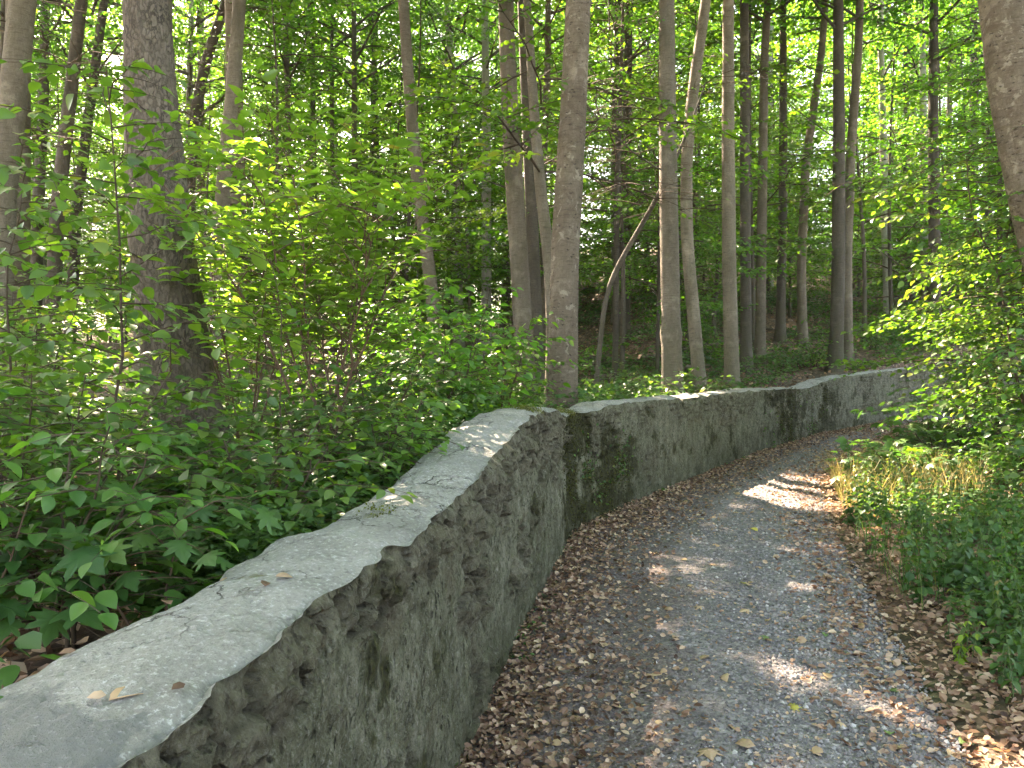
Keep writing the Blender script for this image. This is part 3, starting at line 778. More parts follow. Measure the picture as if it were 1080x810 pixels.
T_([(884, -5), (885, 150), (884, 300), (881, 396)], 16.5, 13, 'dark trunk of the twin standing at the wall near its far bend', 'bark_dark', crown=1, extra=dead_twigs((5.0, 6.4), 2.2, 33, (3.4, 3.0)))
T_([(905, 60), (898, 150), (893, 270), (894, 394)], 17.2, 10, 'paler leaning trunk of the twin near the far wall bend', 'bark_smooth', crown=0)
T_([(930, 80), (933, 220), (938, 362)], 23, 8, 'far pale trunk standing right of the twin trunks', 'bark_pale', crown=3)
T_([(985, -5), (984, 120), (986, 290)], 19, 11, 'dark trunk rising from the right-hand leaf wall', 'bark_dark', crown=2)
T_([(972, -5), (974, 120), (975, 290)], 26, 8, 'far thin trunk left of the dark one in the right-hand leaves', 'bark_pale', crown=1)
T_([(693, 210), (672, 245), (640, 300), (634, 350), (629, 400)], 11.5, 5, 'small crooked leaning tree between the spotted and the scarred trunk', 'bark_dark', total=4.6, crown=12, cz=.6, sc_=.55)
T_([(650, 200), (650, 300), (649, 375)], 14.5, 6, 'dark sapling pole just right of the small crooked tree', 'bark_dark', total=9, crown=13, cz=.35)
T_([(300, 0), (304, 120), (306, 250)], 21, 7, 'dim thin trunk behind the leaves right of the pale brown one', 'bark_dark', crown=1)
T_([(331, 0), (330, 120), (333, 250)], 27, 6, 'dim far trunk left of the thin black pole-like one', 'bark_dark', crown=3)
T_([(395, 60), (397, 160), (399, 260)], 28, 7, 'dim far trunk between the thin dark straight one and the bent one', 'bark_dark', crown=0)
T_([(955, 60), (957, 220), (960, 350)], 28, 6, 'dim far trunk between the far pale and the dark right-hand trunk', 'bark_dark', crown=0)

# trees behind and beside the camera whose crowns shade the path, and canopy fill that is in view
rng = np.random.default_rng(11)
placed = [(o.location.x, o.location.y) for o in bpy.data.objects if o.name.startswith('tree')]
far_tk = []
for i in range(3):
    B = Buf(); zz = np.linspace(-.2, 19, 24)
    P = np.stack([.10 * np.sin(zz * .3 + i) + (.01 + .01 * i) * zz, .08 * np.cos(zz * .25 + 2 * i), zz], 1)
    B.tube(P, .15 * np.interp(zz, [0, 4, 19], [1.1, 1, .25]) * (1 + .4 * np.exp(-np.clip(zz, 0, 9) / .3)), 10)
    far_tk.append((B.mesh('far_trunk'), P))
under_tk = []
for i in range(3):
    B = Buf(); zz = np.linspace(-.15, 7.5, 14)
    P = np.stack([.12 * np.sin(zz * .6 + i) , .10 * np.cos(zz * .5 + 2 * i) - .1, zz], 1)
    B.tube(P, .045 * np.interp(zz, [0, 7.5], [1.1, .2]), 7)
    under_tk.append((B.mesh('young_trunk'), P))
def copy_mesh_mat(me, mat):
    c = me.copy(); c.materials.clear(); c.materials.append(mat); return c
FT = {b: [copy_mesh_mat(t[0], M[b]) for t in far_tk] for b in ('bark_dark', 'bark_smooth', 'bark_pale')}
UT = [copy_mesh_mat(t[0], M['bark_dark']) for t in under_tk]

def far_tree(x, y, s, label, group, bark, seed, cz=6.5):
    rg = np.random.default_rng(seed); i = int(rg.integers(3))
    r = thing('tree', label, 'tree', (x, y, gz(x, y)), 0, group)
    t = link('trunk', FT[bark][i], None, r); t.scale = (s * rg.uniform(.8, 1.2),) * 2 + (s,)
    rz = rg.uniform(0, W2); t.rotation_euler = (0, 0, rz)
    put_crown(r, CANOPY[int(rg.integers(4))], np.array([0, 0, cz * s]), rg.uniform(0, W2), s * 1.12, seed, 'canopy')
def young_tree(x, y, s, label, group, seed, low=.9):
    rg = np.random.default_rng(seed); i = int(rg.integers(3))
    r = thing('young_tree', label, 'young tree', (x, y, gz(x, y)), 0, group)
    t = link('trunk', UT[i], None, r); t.scale = (s, s, s); t.rotation_euler = (0, 0, rg.uniform(0, W2))
    put_crown(r, UNDER[int(rg.integers(4))], np.array([0, 0, low * s]), rg.uniform(0, W2), s, seed, 'under')

n = 0
for tries in range(4000):
    if n >= 95: break
    y = rng.uniform(20, 64); x = rng.uniform(-.72, .72) * y + rng.uniform(-3, 3)
    if min((x - a) ** 2 + (y - b) ** 2 for a, b in placed) < 2.6 ** 2: continue
    pxs = CX + F * x / y
    if 590 < pxs < 648 or 838 < pxs < 888 or 50 < pxs < 115: continue
    placed.append((x, y)); n += 1
    bark = ['bark_dark', 'bark_dark', 'bark_smooth', 'bark_pale'][int(rng.integers(4))]
    lab = {'bark_dark': 'dark narrow trunk deep in the far stand, lost among many like it', 'bark_smooth': 'brownish narrow trunk deep in the far stand, lost among many like it',
           'bark_pale': 'pale narrow trunk deep in the far stand, lost among many like it'}[bark]
    far_tree(x, y, rng.uniform(.8, 1.2), lab, 'trees of the far stand', bark, 1000 + n, rng.uniform(4.5, 7.5))
# canopy out of frame (beside, behind, overhead); first tree added to shade the near path
for i, (x, y) in enumerate([(-5.4, 11.6), (-6.5, 3.5), (-9, 8), (-7.5, 12), (-4.5, 9.5), (-5.2, 14.5), (6.5, 4.0), (8.5, 9), (11, 13), (7.5, -1), (-3.5, -1.5), (-8, -2), (4.5, -4), (-1, -6), (13, 6), (-12, 15), (-13, 4), (15, 18)]):
    d, _ = wall_dist([x], [y]); e = edge_dist([x], [y])
    far_tree(x, y, 1.0 + .1 * math.sin(i * 3), 'tall forest tree whose crown closes over the path', 'trees around the path', 'bark_smooth', 2000 + i, 7.5)

n = 0
for tries in range(4000):
    if n >= 140: break
    y = rng.uniform(24, 74); x = rng.uniform(-.72, .72) * y
    if min((x - a) ** 2 + (y - b) ** 2 for a, b in placed) < 1.3 ** 2: continue
    pxs = CX + F * x / y
    if y > 20 and (596 < pxs < 642 or 842 < pxs < 884 or 55 < pxs < 110): continue
    placed.append((x, y)); n += 1
    young_tree(x, y, rng.uniform(1.0, 1.7), 'leafy young tree of the far green curtain between the trunks', 'young trees of the far green curtain', 6000 + n, rng.uniform(.1, 1.0))
n = 0
for tries in range(4000):
    if n >= 80: break
    y = rng.uniform(13, 44); x = rng.uniform(-.70, .70) * y
    d, _ = wall_dist([x], [y]); e = edge_dist([x], [y])[0]
    if d[0] > -2.0 and e < 5: continue
    if -.3 < x / y < -.02 and y < 20: continue
    if y > 15 and (598 < CX + F * x / y < 644 or 842 < CX + F * x / y < 882): continue
    if min((x - a) ** 2 + (y - b) ** 2 for a, b in placed) < 1.1 ** 2: continue
    placed.append((x, y)); n += 1
    young_tree(x, y, rng.uniform(.7, 1.35), 'leafy young tree of the green layer under the tall trunks', 'young trees under the canopy', 3000 + n, rng.uniform(.5, 2.2))
for i, (px_, y, s, low, lab) in enumerate([
        (655, 15.5, 1.15, 2.2, 'spreading young tree with dark drooping leaves behind the small crooked tree'),
        (1060, 10.2, .95, .5, 'bright young tree leaning its sprays over the far end of the path'),
        (1130, 8.4, .85, .7, 'dense young tree at the right edge below the leaning grey trunk'),
        (948, 21.5, 1.3, .6, 'bushy young tree behind the far end of the wall'),
        (285, 14.5, 1.1, 1.3, 'dark leafy young tree between the pale brown trunk and the elder'),
        (440, 17.0, 1.2, 1.2, 'shaded young tree behind the slim bent trunk'),
        (20, 11.0, 1.05, 1.6, 'young tree with light leaves behind the left edge trunk'),
        (905, 20.0, 1.2, 2.4, 'bright young tree reaching over the twin trunks')]):
    young_tree((px_ - CX) / F * y, y, s, lab, None, 3500 + i, low)

# ------------------------------------------------------------------ shrubs and saplings
def shrub(name, label, cat, x, y, H, stems=1, spread=.15, ntw=14, tl=.5, leaf=.06, start=.25, pitch=.35, droop=.2, tpl=OVAL, mat='hornbeam', stem_mat='twig', seed=1,
          comp=False, base_r=.5, sub=2, r0=.008, dens=.8, shape='cone', group=None, tilt=.35, az0=None, lean=(0, 0)):
    rng = np.random.default_rng(seed)
    L = Leaves(); B = Buf()
    for s in range(stems):
        a = s * W2 / max(stems, 1) + rng.uniform(0, 1)
        hh_ = H * rng.uniform(.78, 1.0) if stems > 1 else H
        ln = np.array([math.cos(a), math.sin(a)]) * spread * rng.uniform(.6, 1.4) * (stems > 1) + np.array(lean)
        u = np.linspace(0, 1, 10)
        st = np.stack([ln[0] * u ** 1.3, ln[1] * u ** 1.3, hh_ * u], 1)
        st[1:, :2] += rng.normal(0, .012 * hh_, (9, 2)).cumsum(0)
        st[:, :2] += np.array([math.cos(a), math.sin(a)]) * .03 * (stems > 1)
        st[0, 2] = -.05
        B.tube(st, np.linspace(r0, r0 * .3, 10), 6)
        for i in range(ntw):
            tt = start + (1 - start) * (i + .5) / ntw
            az = i * 2.4 + rng.normal(0, .35) + s
            prof = {'cone': 1.1 - .75 * tt, 'vase': .55 + .6 * math.sin(math.pi * tt), 'flat': .75 + .35 * tt, 'top': .25 + tt}[shape]
            l = tl * prof * rng.uniform(.7, 1.15)
            p, _ = along(st, np.array([tt])); p = p[0]
            el = pitch + rng.normal(0, .15)
            d = np.array([math.cos(az) * math.cos(el), math.sin(az) * math.cos(el), math.sin(el)])
            uu = np.linspace(0, 1, 6)[:, None]
            q = p + d * l * uu; q[:, 2] -= droop * l * uu[:, 0] ** 2
            q[1:] += rng.normal(0, .02 * l, (5, 3)).cumsum(0)
            B.tube(q, np.linspace(r0 * .45, r0 * .15, 6), 4)
            br = base_r + rng.normal(0, .1)
            if comp:
                nn_ = max(2, int(l / (.10 / dens)))
                for j in range(nn_):
                    w = .25 + .75 * (j + 1) / nn_
                    pp, tg = along(q, np.array([min(w, .999)])); sd = 1 if j % 2 else -1
                    lat = norm(np.cross(tg[0], UP))
                    dd = norm(tg[0] * (.5 if j < nn_ - 1 else 1.2) + lat * sd * .8 * (j < nn_ - 1) + np.array([0, 0, .5]) + rng.normal(0, .15, 3))
                    rc = pinnate(L, rng, pp[0], dd, leaf * 2.6, leaf, 3 if rng.random() < .7 else 2, br)
                    B.tube(rc, [r0 * .15] * 3, 3)
            else:
                spray(L, rng, q, leaf, leaf * dens, .12, br, tilt)
                for j in range(sub):
                    w = rng.uniform(.2, .8); pp, tg = along(q, np.array([w])); sd = 1 if j % 2 else -1
                    dd = norm(tg[0] * .7 + norm(np.cross(tg[0], UP)) * sd * .75 + rng.normal(0, .12, 3))
                    q2 = pp[0] + dd * l * rng.uniform(.35, .6) * uu; q2[:, 2] -= droop * .5 * l * uu[:, 0] ** 2
                    B.tube(q2, np.linspace(r0 * .25, r0 * .12, 6), 3)
                    spray(L, rng, q2, leaf, leaf * dens, .12, br, tilt)
    r = thing(name, label, cat, (x, y, gz(x, y)), 0, group)
    link('stems', B.mesh('stems'), M[stem_mat], r)
    arr = L.cat()
    # keep the leaves out of the wall's path face and off the lens
    w = arr[0] + np.array(r.location)
    d, idx = wall_dist(w[:, 0], w[:, 1])
    bk = beam_keep(w, rng)
    inside = (d > -.42) & (d < .02) & (w[:, 2] < plane(w[:, 1]) + top_h(w[:, 1]) + .02)
    near = np.linalg.norm(w - np.array([0, 0, EYE]), axis=1) < .9
    kp = ~(inside | near) & bk
    link('foliage', leaf_mesh('foliage', tuple(a[kp] for a in arr), tpl), M[mat], r)
    return r
def sx_(px, y): return (px - CX) / F * y

shrub('sapling', 'tall hornbeam sapling with oval leaves hanging before the scaly trunk', 'sapling', sx_(118, 3.1), 3.1, 2.05, 1, ntw=34, tl=.66, leaf=.068, start=.12, pitch=.25, tpl=FINE, mat='hornbeam', seed=5, r0=.008, sub=3, shape='vase')
shrub('sapling', 'oval-leaved sapling at the left edge below the grey trunk', 'sapling', sx_(5, 3.4), 3.4, 1.75, 1, ntw=32, tl=.68, leaf=.068, start=.1, pitch=.25, tpl=FINE, mat='hornbeam', seed=6, r0=.008, sub=3, shape='vase')
shrub('sapling', 'thin single-stemmed sapling standing in front of the elder bush', 'sapling', sx_(300, 3.7), 3.7, 1.25, 1, ntw=13, tl=.30, leaf=.058, start=.25, pitch=.3, tpl=FINE, mat='hornbeam', seed=7, r0=.006, sub=1, shape='vase')
shrub('elder_bush', 'bright green elder bush with feathered leaves and brown stems', 'bush', sx_(345, 4.6), 4.6, 1.75, 9, spread=.58, ntw=15, tl=.46, leaf=.09, start=.34, pitch=.75, tpl=FINEN, mat='elder', stem_mat='brown_stem', seed=8, comp=True, r0=.010, shape='flat', base_r=.6)
shrub('elder_bush', 'smaller elder bush with upright pale shoots left of the bright one', 'bush', sx_(262, 5.3), 5.3, 1.55, 6, spread=.42, ntw=12, tl=.38, leaf=.085, start=.36, pitch=.8, tpl=FINEN, mat='elder', stem_mat='brown_stem', seed=9, comp=True, r0=.009, shape='flat', base_r=.7)
shrub('hazel_bush', 'mid green bush sloping down to the wall bend beside the elder', 'bush', sx_(470, 6.0), 6.0, 1.25, 6, spread=.45, ntw=12, tl=.5, leaf=.085, start=.2, pitch=.35, tpl=FINE, mat='elder', seed=10, base_r=.3, shape='vase')
shrub('hazel_bush', 'low bush with drooping leaves tucked behind the wall bend', 'bush', sx_(530, 7.6), 7.6, 1.2, 5, spread=.4, ntw=12, tl=.45, leaf=.085, start=.15, pitch=.3, tpl=FINE, mat='under', seed=12, shape='vase')
shrub('hazel_bush', 'leafy bush filling the gap between elder and slim bent trunk', 'bush', sx_(420, 7.5), 7.5, 1.7, 6, spread=.5, ntw=13, tl=.55, leaf=.08, start=.2, pitch=.35, tpl=FINE, mat='under', seed=13, shape='vase')
mp = [(-1.62, 2.05, .85, .10, 'maple seedling with a tall bare stem at the left frame edge'), (-1.02, 2.2, .38, .085, 'lowest maple seedling peeking over the wall edge'), (-1.38, 1.95, .56, .115, 'big-leaved maple seedling overhanging the back of the near wall'), (-1.85, 2.3, .74, .11, 'tallest maple seedling in the bottom left corner thicket'), (-1.22, 2.55, .46, .09, 'small maple seedling beside the wall below the scaly trunk'),
      (-2.2, 2.9, .88, .11, 'maple seedling with grey-green leaves in front of the left edge sapling'), (-1.35, 3.2, .55, .09, 'maple seedling at the foot of the hornbeam sapling')]
for i, (x, y, h, lf, lab) in enumerate(mp):
    shrub('maple_seedling', lab, 'seedling', x, y, h, 2, spread=.10, ntw=9, tl=.26, leaf=lf, start=.35, pitch=.45, droop=.3, tpl=MAPLE, mat='maple', stem_mat='brown_stem', seed=40 + i, sub=1, dens=1.1, r0=.005, shape='flat', base_r=.4, tilt=.28)
bl = [(-1.30, 2.25, .75, 'hornbeam seedling bush pressed against the back of the near wall', 'hornbeam'), (-1.65, 2.75, .95, 'hornbeam bush rising among the maple seedlings', 'hornbeam'), (-1.0, 3.05, .6, 'low hornbeam bush by the wall before the elder', 'hornbeam'), (-.62, 3.9, .5, 'small bush leaning over the wall edge below the elder', 'elder'),
      (-2.9, 4.6, 1.35, 'leaf-heavy bush left of the scaly trunk foot', 'hornbeam'), (-2.0, 4.2, .6, 'low bush at the left side of the scaly trunk foot', 'hornbeam'), (-3.7, 5.6, 1.3, 'sunlit bush far left under the grey trunk', 'elder'),
      (-4.6, 7.5, 1.5, 'bush glowing behind the left edge saplings', 'elder'), (-2.6, 6.6, 1.3, 'sunlit bush peeping out left of the scaly trunk', 'elder'), (-1.45, 6.7, 1.3, 'bush behind the smaller elder under the pale brown trunk', 'under'),
      (-1.0, 3.8, .60, 'low bramble clump at the foot of the thin sapling', 'herb'), (-.85, 4.8, .65, 'leafy clump between the elder stems and the wall', 'herb'), (-.55, 5.7, .55, 'low clump under the hazel right at the wall', 'herb'),
      (-1.55, 3.05, .55, 'low mixed clump between maple seedlings and scaly trunk', 'herb'), (-2.6, 2.7, .75, 'shaded clump at the left edge among maple seedlings', 'hornbeam'), (-1.2, 8.6, 1.2, 'bush behind the elder towards the far stand', 'under'),
      (-3.4, 9.4, 1.5, 'bush in the background left of the pale brown trunk', 'under'), (-6.0, 9.8, 1.6, 'bush behind the left edge trunk', 'elder'), (-.2, 9.4, 1.0, 'small bush at the foot of the close trunk pair', 'under')]
for i, (x, y, h, lab, mt) in enumerate(bl):
    shrub('bush', lab, 'bush', x, y, h, 5, spread=.35 * h, ntw=11, tl=.42 * h + .12, leaf=.062 if h < 1 else .075, start=.12, pitch=.35, tpl=FINE if y < 5 else OVAL, mat=mt, seed=60 + i, r0=.007, sub=2, shape='vase', base_r=.45)
bw = [(1.1, 9.3, .55, 'herb clump behind the wall right of the spotted trunk', 'herb'), (1.7, 10.0, .6, 'herb clump behind the wall left of the scarred trunk', 'herb'), (2.7, 11.3, .5, 'herb clump at the foot of the scarred trunk', 'herb'),
      (.75, 8.7, .45, 'low herbs at the foot of the spotted trunk', 'herb'), (3.6, 13.2, .5, 'herb clump at the foot of the straight clean trunk', 'herb'), (4.9, 14.8, .6, 'low bush behind the dip in the wall', 'herb'),
      (6.6, 16.9, .8, 'bush right of the twin trunks above the wall', 'under'), (7.6, 17.8, 1.0, 'rounded bush above the far wall', 'under'), (8.8, 18.9, 1.1, 'bush above the far end of the wall', 'under'), (5.7, 16.4, .5, 'low clump left of the twin trunks', 'herb'), (2.2, 12.8, .8, 'fern-like bush in the shade behind the scarred trunk', 'herb')]
for i, (x, y, h, lab, mt) in enumerate(bw):
    shrub('bush', lab, 'bush', x, y, h, 6, spread=.55, ntw=9, tl=.36, leaf=.075, start=.1, pitch=.3, tpl=OVAL, mat=mt, seed=90 + i, r0=.006, sub=2, shape='vase')
# right side
shrub('young_maple', 'young maple holding flat bright sprays over the right verge', 'young tree', 5.6, 8.3, 3.7, 3, spread=.7, ntw=26, tl=1.35, leaf=.085, start=.18, pitch=.12, droop=.22, tpl=FINE, mat='hornbeam', seed=120, r0=.018, sub=4, shape='flat', base_r=.65)
shrub('young_maple', 'second young maple with layered leaves at the right frame edge', 'young tree', 5.3, 6.6, 2.6, 2, spread=.4, ntw=20, tl=1.0, leaf=.08, start=.15, pitch=.12, droop=.25, tpl=FINE, mat='hornbeam', seed=121, r0=.015, sub=4, shape='vase', base_r=.55)
shrub('young_maple', 'tall young maple behind the flat bright sprays near the path end', 'young tree', 6.7, 9.6, 4.6, 3, spread=.8, ntw=26, tl=1.4, leaf=.09, start=.2, pitch=.15, droop=.2, tpl=OVAL, mat='hornbeam', seed=122, r0=.018, sub=4, shape='flat', base_r=.6)
rb = [(5.3, 9.7, 1.0, 'maple-leaved bush where the path disappears', 'maple'), (6.2, 10.8, 1.4, 'bush behind the maple-leaved one at the path end', 'hornbeam'), (5.0, 7.4, .9, 'shaded bush on the right bank under the young maple', 'hornbeam'), (6.0, 8.6, 1.3, 'bush behind the shaded one on the right bank', 'hornbeam'),
      (7.3, 11.6, 1.6, 'big bush closing the view at the path bend', 'hornbeam'), (4.6, 5.7, .6, 'low bush with pale leaves on the right bank', 'herb'), (4.3, 8.6, .55, 'grey-green maple-leaved clump beside the sunlit nettles', 'maple'), (7.9, 13.2, 1.7, 'bush at the far right of the wall end', 'under')]
for i, (x, y, h, lab, mt) in enumerate(rb):
    shrub('bush', lab, 'bush', x, y, h, 5, spread=.45, ntw=12, tl=.55, leaf=.12 if mt == 'maple' else .075, start=.12, pitch=.25, tpl=MAPLE if mt == 'maple' else FINE, mat=mt, seed=130 + i, r0=.008, sub=1 if mt == 'maple' else 2, shape='vase', dens=1.1 if mt == 'maple' else .8)

# nettles along the right verge
def nettles(label, x, y, rad, nst, H, seed, mat='nettle', group='nettle clumps along the verge', leaf=.062):
    rng = np.random.default_rng(seed); L = Leaves(); B = Buf()
    z0 = gz(x, y)
    for i in range(nst):
        a = rng.uniform(0, W2); r = rad * math.sqrt(rng.uniform(0, 1))
        bx, by = r * math.cos(a), r * math.sin(a)
        h = H * rng.uniform(.55, 1.1)
        u = np.linspace(0, 1, 7)
        ln = rng.normal(0, .14, 2) * h
        st = np.stack([bx + ln[0] * u ** 1.5, by + ln[1] * u ** 1.5, (gz(x + bx, y + by) - z0) - .02 + h * u], 1)
        B.tube(st, np.linspace(.0035, .0015, 7), 4)
        n = max(4, int(h / .048)); uu = np.linspace(.2, 1, n)
        p, t = along(st, np.clip(uu, 0, .999))
        for sgn in (1, -1):
            az = np.arange(n) * (math.pi / 2) + rng.uniform(0, 1) + (0 if sgn > 0 else math.pi)
            d = np.stack([np.cos(az), np.sin(az), rng.normal(-.55, .25, n)], 1)
            L.add(p, norm(d), UP + rng.normal(0, .3, (n, 3)), leaf * (1.25 - .7 * uu) * rng.uniform(.7, 1.2, n), np.clip(.45 + .35 * (uu > .85) * rng.random(n) + rng.normal(0, .17, n), 0, 1))
    r = thing('nettle_clump', label, 'nettles', (x, y, z0), 0, group)
    link('stems', B.mesh('stems'), M['green_stem'], r); link('leaves', leaf_mesh('nettle_leaves', L.cat(), FINEN if y < 5 else OVAL), M[mat], r)
nl = [(3.72, 7.9, .42, 60, .55, 'sunlit nettle clump jutting over the path edge'), (4.0, 8.7, .45, 55, .5, 'nettle clump at the far end of the verge strip'), (3.35, 6.9, .35, 60, .42, 'dense dark nettle clump below the sunlit one'), (3.0, 5.9, .30, 45, .42, 'dark nettle clump midway along the verge'),
      (3.75, 6.4, .5, 60, .42, 'nettle clump on the bank behind the dense dark one'), (2.75, 5.0, .28, 36, .45, 'nettle clump above the yellow-green seedling'), (2.65, 4.2, .28, 40, .50, 'tall nettle clump at the right edge above the litter'), (3.2, 4.7, .4, 50, .5, 'nettle clump at the right frame edge with drooping leaves'),
      (3.45, 5.5, .4, 45, .45, 'nettle clump on the bank at mid height of the verge'), (2.5, 3.55, .25, 26, .42, 'near nettle clump in the lower right corner'), (4.45, 7.4, .5, 50, .45, 'nettle clump highest on the right bank'), (2.95, 3.9, .3, 36, .5, 'nettle clump cut by the right frame edge')]
for i, (x, y, r, ns, h, lab) in enumerate(nl): nettles(lab, x, y, r * 1.05, int(ns * .42), h * (.8 + .4 * (i % 3) / 2), 200 + i, ('nettle', 'herb', 'nettle', 'hornbeam')[i % 4], leaf=(.062, .046, .075)[i % 3])
nettles('small yellow-green seedling on the litter below the nettles', 2.30, 3.95, .05, 5, .22, 230, 'lime', None, .055)

# dry grasses in the sun patch
def grass(name, label, cat, x, y, rad, n, H, seed, mat='straw', kind=None):
    rng = np.random.default_rng(seed); a = rng.uniform(0, W2, n); r = rad * np.sqrt(rng.random(n))
    bx, by = r * np.cos(a), r * np.sin(a)
    ok = edge_dist(x + bx, y + by) > .12
    bx, by = bx[ok], by[ok]; n = len(bx); z = ground(x + bx, y + by)
    h = H * rng.uniform(.4, 1.1, n); ln = rng.normal(0, .28, (n, 2)) * h[:, None]
    w = rng.uniform(.0015, .004, n); wd = rng.uniform(0, W2, n)
    V = []
    for u, ww in ((0, 1), (.5, .9), (.85, .5), (1, .05)):
        cx = x + bx + ln[:, 0] * u ** 2; cy = y + by + ln[:, 1] * u ** 2; cz_ = z + h * (u - .2 * u * u)
        for sgn in (-1, 1):
            V.append(np.stack([cx + sgn * w * ww * np.cos(wd), cy + sgn * w * ww * np.sin(wd), cz_], 1))
    V = np.stack(V, 1); o = (np.arange(n) * 8)[:, None, None]
    q = np.array([(0, 1, 3, 2), (2, 3, 5, 4), (4, 5, 7, 6)])[None] + o
    me = make_mesh(name, V.reshape(-1, 3), [q.reshape(-1, 4)], rnd=np.repeat(rng.random(n), 8))
    o = link(name, me, M[mat]); return tag(o, label, cat, None, kind)
grass('dry_grass', 'straw-coloured dry grass among the sunlit nettles', None, 3.9, 8.2, .95, 1700, .5, 300, kind='stuff')
grass('verge_grass', 'thin grass blades along the right verge', None, 3.0, 5.6, 1.1, 900, .32, 301, 'nettle', 'stuff')

# ------------------------------------------------------------------ ground cover (uncountable)
rng = np.random.default_rng(55)
def scatter(n, xr, yr, cond):
    out = []
    while sum(len(o) for o in out) < n:
        x = rng.uniform(*xr, 6000); y = yr[0] + (yr[1] - yr[0]) * rng.random(6000) ** 1.5
        ok = (x / np.maximum(y, .5) > -.80) & (x / np.maximum(y, .5) < .80)
        x, y = x[ok], y[ok]
        d, _ = wall_dist(x, y); e = edge_dist(x, y)
        m_ = cond(x, y, d, e)
        out.append(np.stack([x[m_], y[m_]], 1))
    return np.concatenate(out)[:n]
def cover(name, label, pts, nleaf, size, hmax, tpl, mat, rad=.10):
    n = len(pts); z = ground(pts[:, 0], pts[:, 1])
    hs = hmax * rng.random(n) ** 1.4
    P = np.repeat(np.stack([pts[:, 0], pts[:, 1], z], 1), nleaf, 0); m_ = len(P)
    hh2 = np.repeat(hs, nleaf) * rng.uniform(.3, 1.05, m_)
    az = rng.uniform(0, W2, m_); rr = rad * rng.uniform(.1, 1, m_)
    P = P + np.stack([rr * np.cos(az), rr * np.sin(az), hh2 + .01], 1)
    D = np.stack([np.cos(az), np.sin(az), rng.normal(-.1, .3, m_)], 1)
    d, _ = wall_dist(P[:, 0], P[:, 1]); keep = ~((d > -.36) & (d < 0))
    arr = (P, norm(D), UP + rng.normal(0, .35, (m_, 3)), size * rng.uniform(.5, 1.25, m_) * np.repeat(rng.uniform(.7, 1.3, n), nleaf), np.clip(np.repeat(rng.uniform(.2, .75, n), nleaf) + rng.normal(0, .12, m_), 0, 1))
    arr = tuple(a[keep] for a in arr)
    tag(link(name, leaf_mesh(name, arr, tpl), M[mat]), label, None, None, 'stuff')
dens_n = lambda x, y: vn(x * .9, y * .9, 0 * x, 77)
cover('undergrowth', 'mixed low green undergrowth covering the ground behind the wall', scatter(7000, (-9, 2), (1.2, 14), lambda x, y, d, e: (d < -.46) & (dens_n(x, y) > -.35 + .75 * (y < 2.7))), 7, .055, .42, OVAL, 'herb', .12)
cover('undergrowth', 'low green herbs on the slope beyond the far wall', scatter(9000, (0, 20), (8, 33), lambda x, y, d, e: (d < -.46) & (dens_n(x * .7, y * .7) > -.25 + .035 * np.clip(-d - 3, 0, 12))), 7, .075, .42, OVAL, 'herb', .14)
cover('undergrowth', 'patchy green herbs on the right bank', scatter(3600, (2, 11), (3, 13), lambda x, y, d, e: (e > .35) & (d > 0) & (dens_n(x * 1.4, y * 1.4) > -.25)), 7, .05, .22, OVAL, 'herb', .10)
cover('wall_ferns', 'fine ferny leaves growing along the back edge of the near wall', scatter(1200, (-1.6, .3), (2.4, 6.6), lambda x, y, d, e: (d < -.41) & (d > -.80)), 10, .034, .34, OVAL, 'herb', .10)
cover('wall_foot_herbs', 'sparse tiny green weeds at the foot of the wall', scatter(120, (-.5, 9), (3, 17), lambda x, y, d, e: (d > .02) & (d < .10) & (dens_n(x * 2, y * 2) > .1)), 8, .03, .10, OVAL, 'herb', .06)
# moss and small creepers rooted in the wall's face
def wall_growth(name, label, n, size, mat, blobs, top=False):
    V = (cap_V if top else face_V).reshape(-1, 3); rg_ = np.random.default_rng(len(label))
    pr_ = np.zeros(len(V))
    for (c, r) in blobs: pr_ = np.maximum(pr_, np.exp(-(((V - np.array(c)) ** 2).sum(1)) / r ** 2))
    pr_ = pr_ * np.clip(.25 + 1.2 * fbm(V[:, 0] * 3.5 + V[:, 1] * 3.5, V[:, 2] * 3.5, 0 * V[:, 0], 3, 91), 0, 1) * (V[:, 2] > plane(V[:, 1]))
    i_ = rg_.choice(len(V), n, p=pr_ / pr_.sum())
    _, ix_ = wall_dist(V[i_, 0], V[i_, 1]); N_ = np.concatenate([WN[ix_], np.zeros((n, 1))], 1)
    if top: N_ = np.tile(UP, (n, 1))
    P_ = V[i_] + rg_.normal(0, .012, (n, 3)) + N_ * .004
    D_ = norm(rg_.normal(0, .6, (n, 3)) + np.array([0, 0, -.25]) + N_ * .35)
    tag(link(name, leaf_mesh(name, (P_, D_, N_ + rg_.normal(0, .35, (n, 3)), size * rg_.uniform(.4, 1.3, n), rg_.random(n)), OVAL), M[mat]), label, None, None, 'stuff')
SEAM = [((.50, 6.72, .95), .40), ((.48, 6.6, 1.3), .25), ((.62, 6.95, .62), .38), ((1.0, 7.45, .72), .33), ((4.5, 12.6, 1.0), .55), ((5.4, 13.8, 1.15), .6), ((4.1, 12.1, 1.4), .3)]
wall_growth('wall_moss', 'dark olive moss cushions in the bend of the wall', 9000, .016, 'moss', SEAM)
wall_growth('wall_creeper', 'small green leaves of creeper on the mossy part of the wall', 420, .035, 'herb', [((.75, 7.1, .85), .30), ((1.1, 7.6, .85), .25), ((5.0, 13.3, .95), .5), ((4.0, 12, .8), .35)])
wall_growth('wall_moss', 'yellow-green moss tufts on top of the wall', 4500, .009, 'moss_bright', [((-.56, 2.45, 1.16), .05), ((-.46, 2.75, 1.17), .045), ((.42, 6.75, 1.38), .22), ((-.66, 1.95, 1.16), .05), ((.1, 5.3, 1.45), .12)], True)

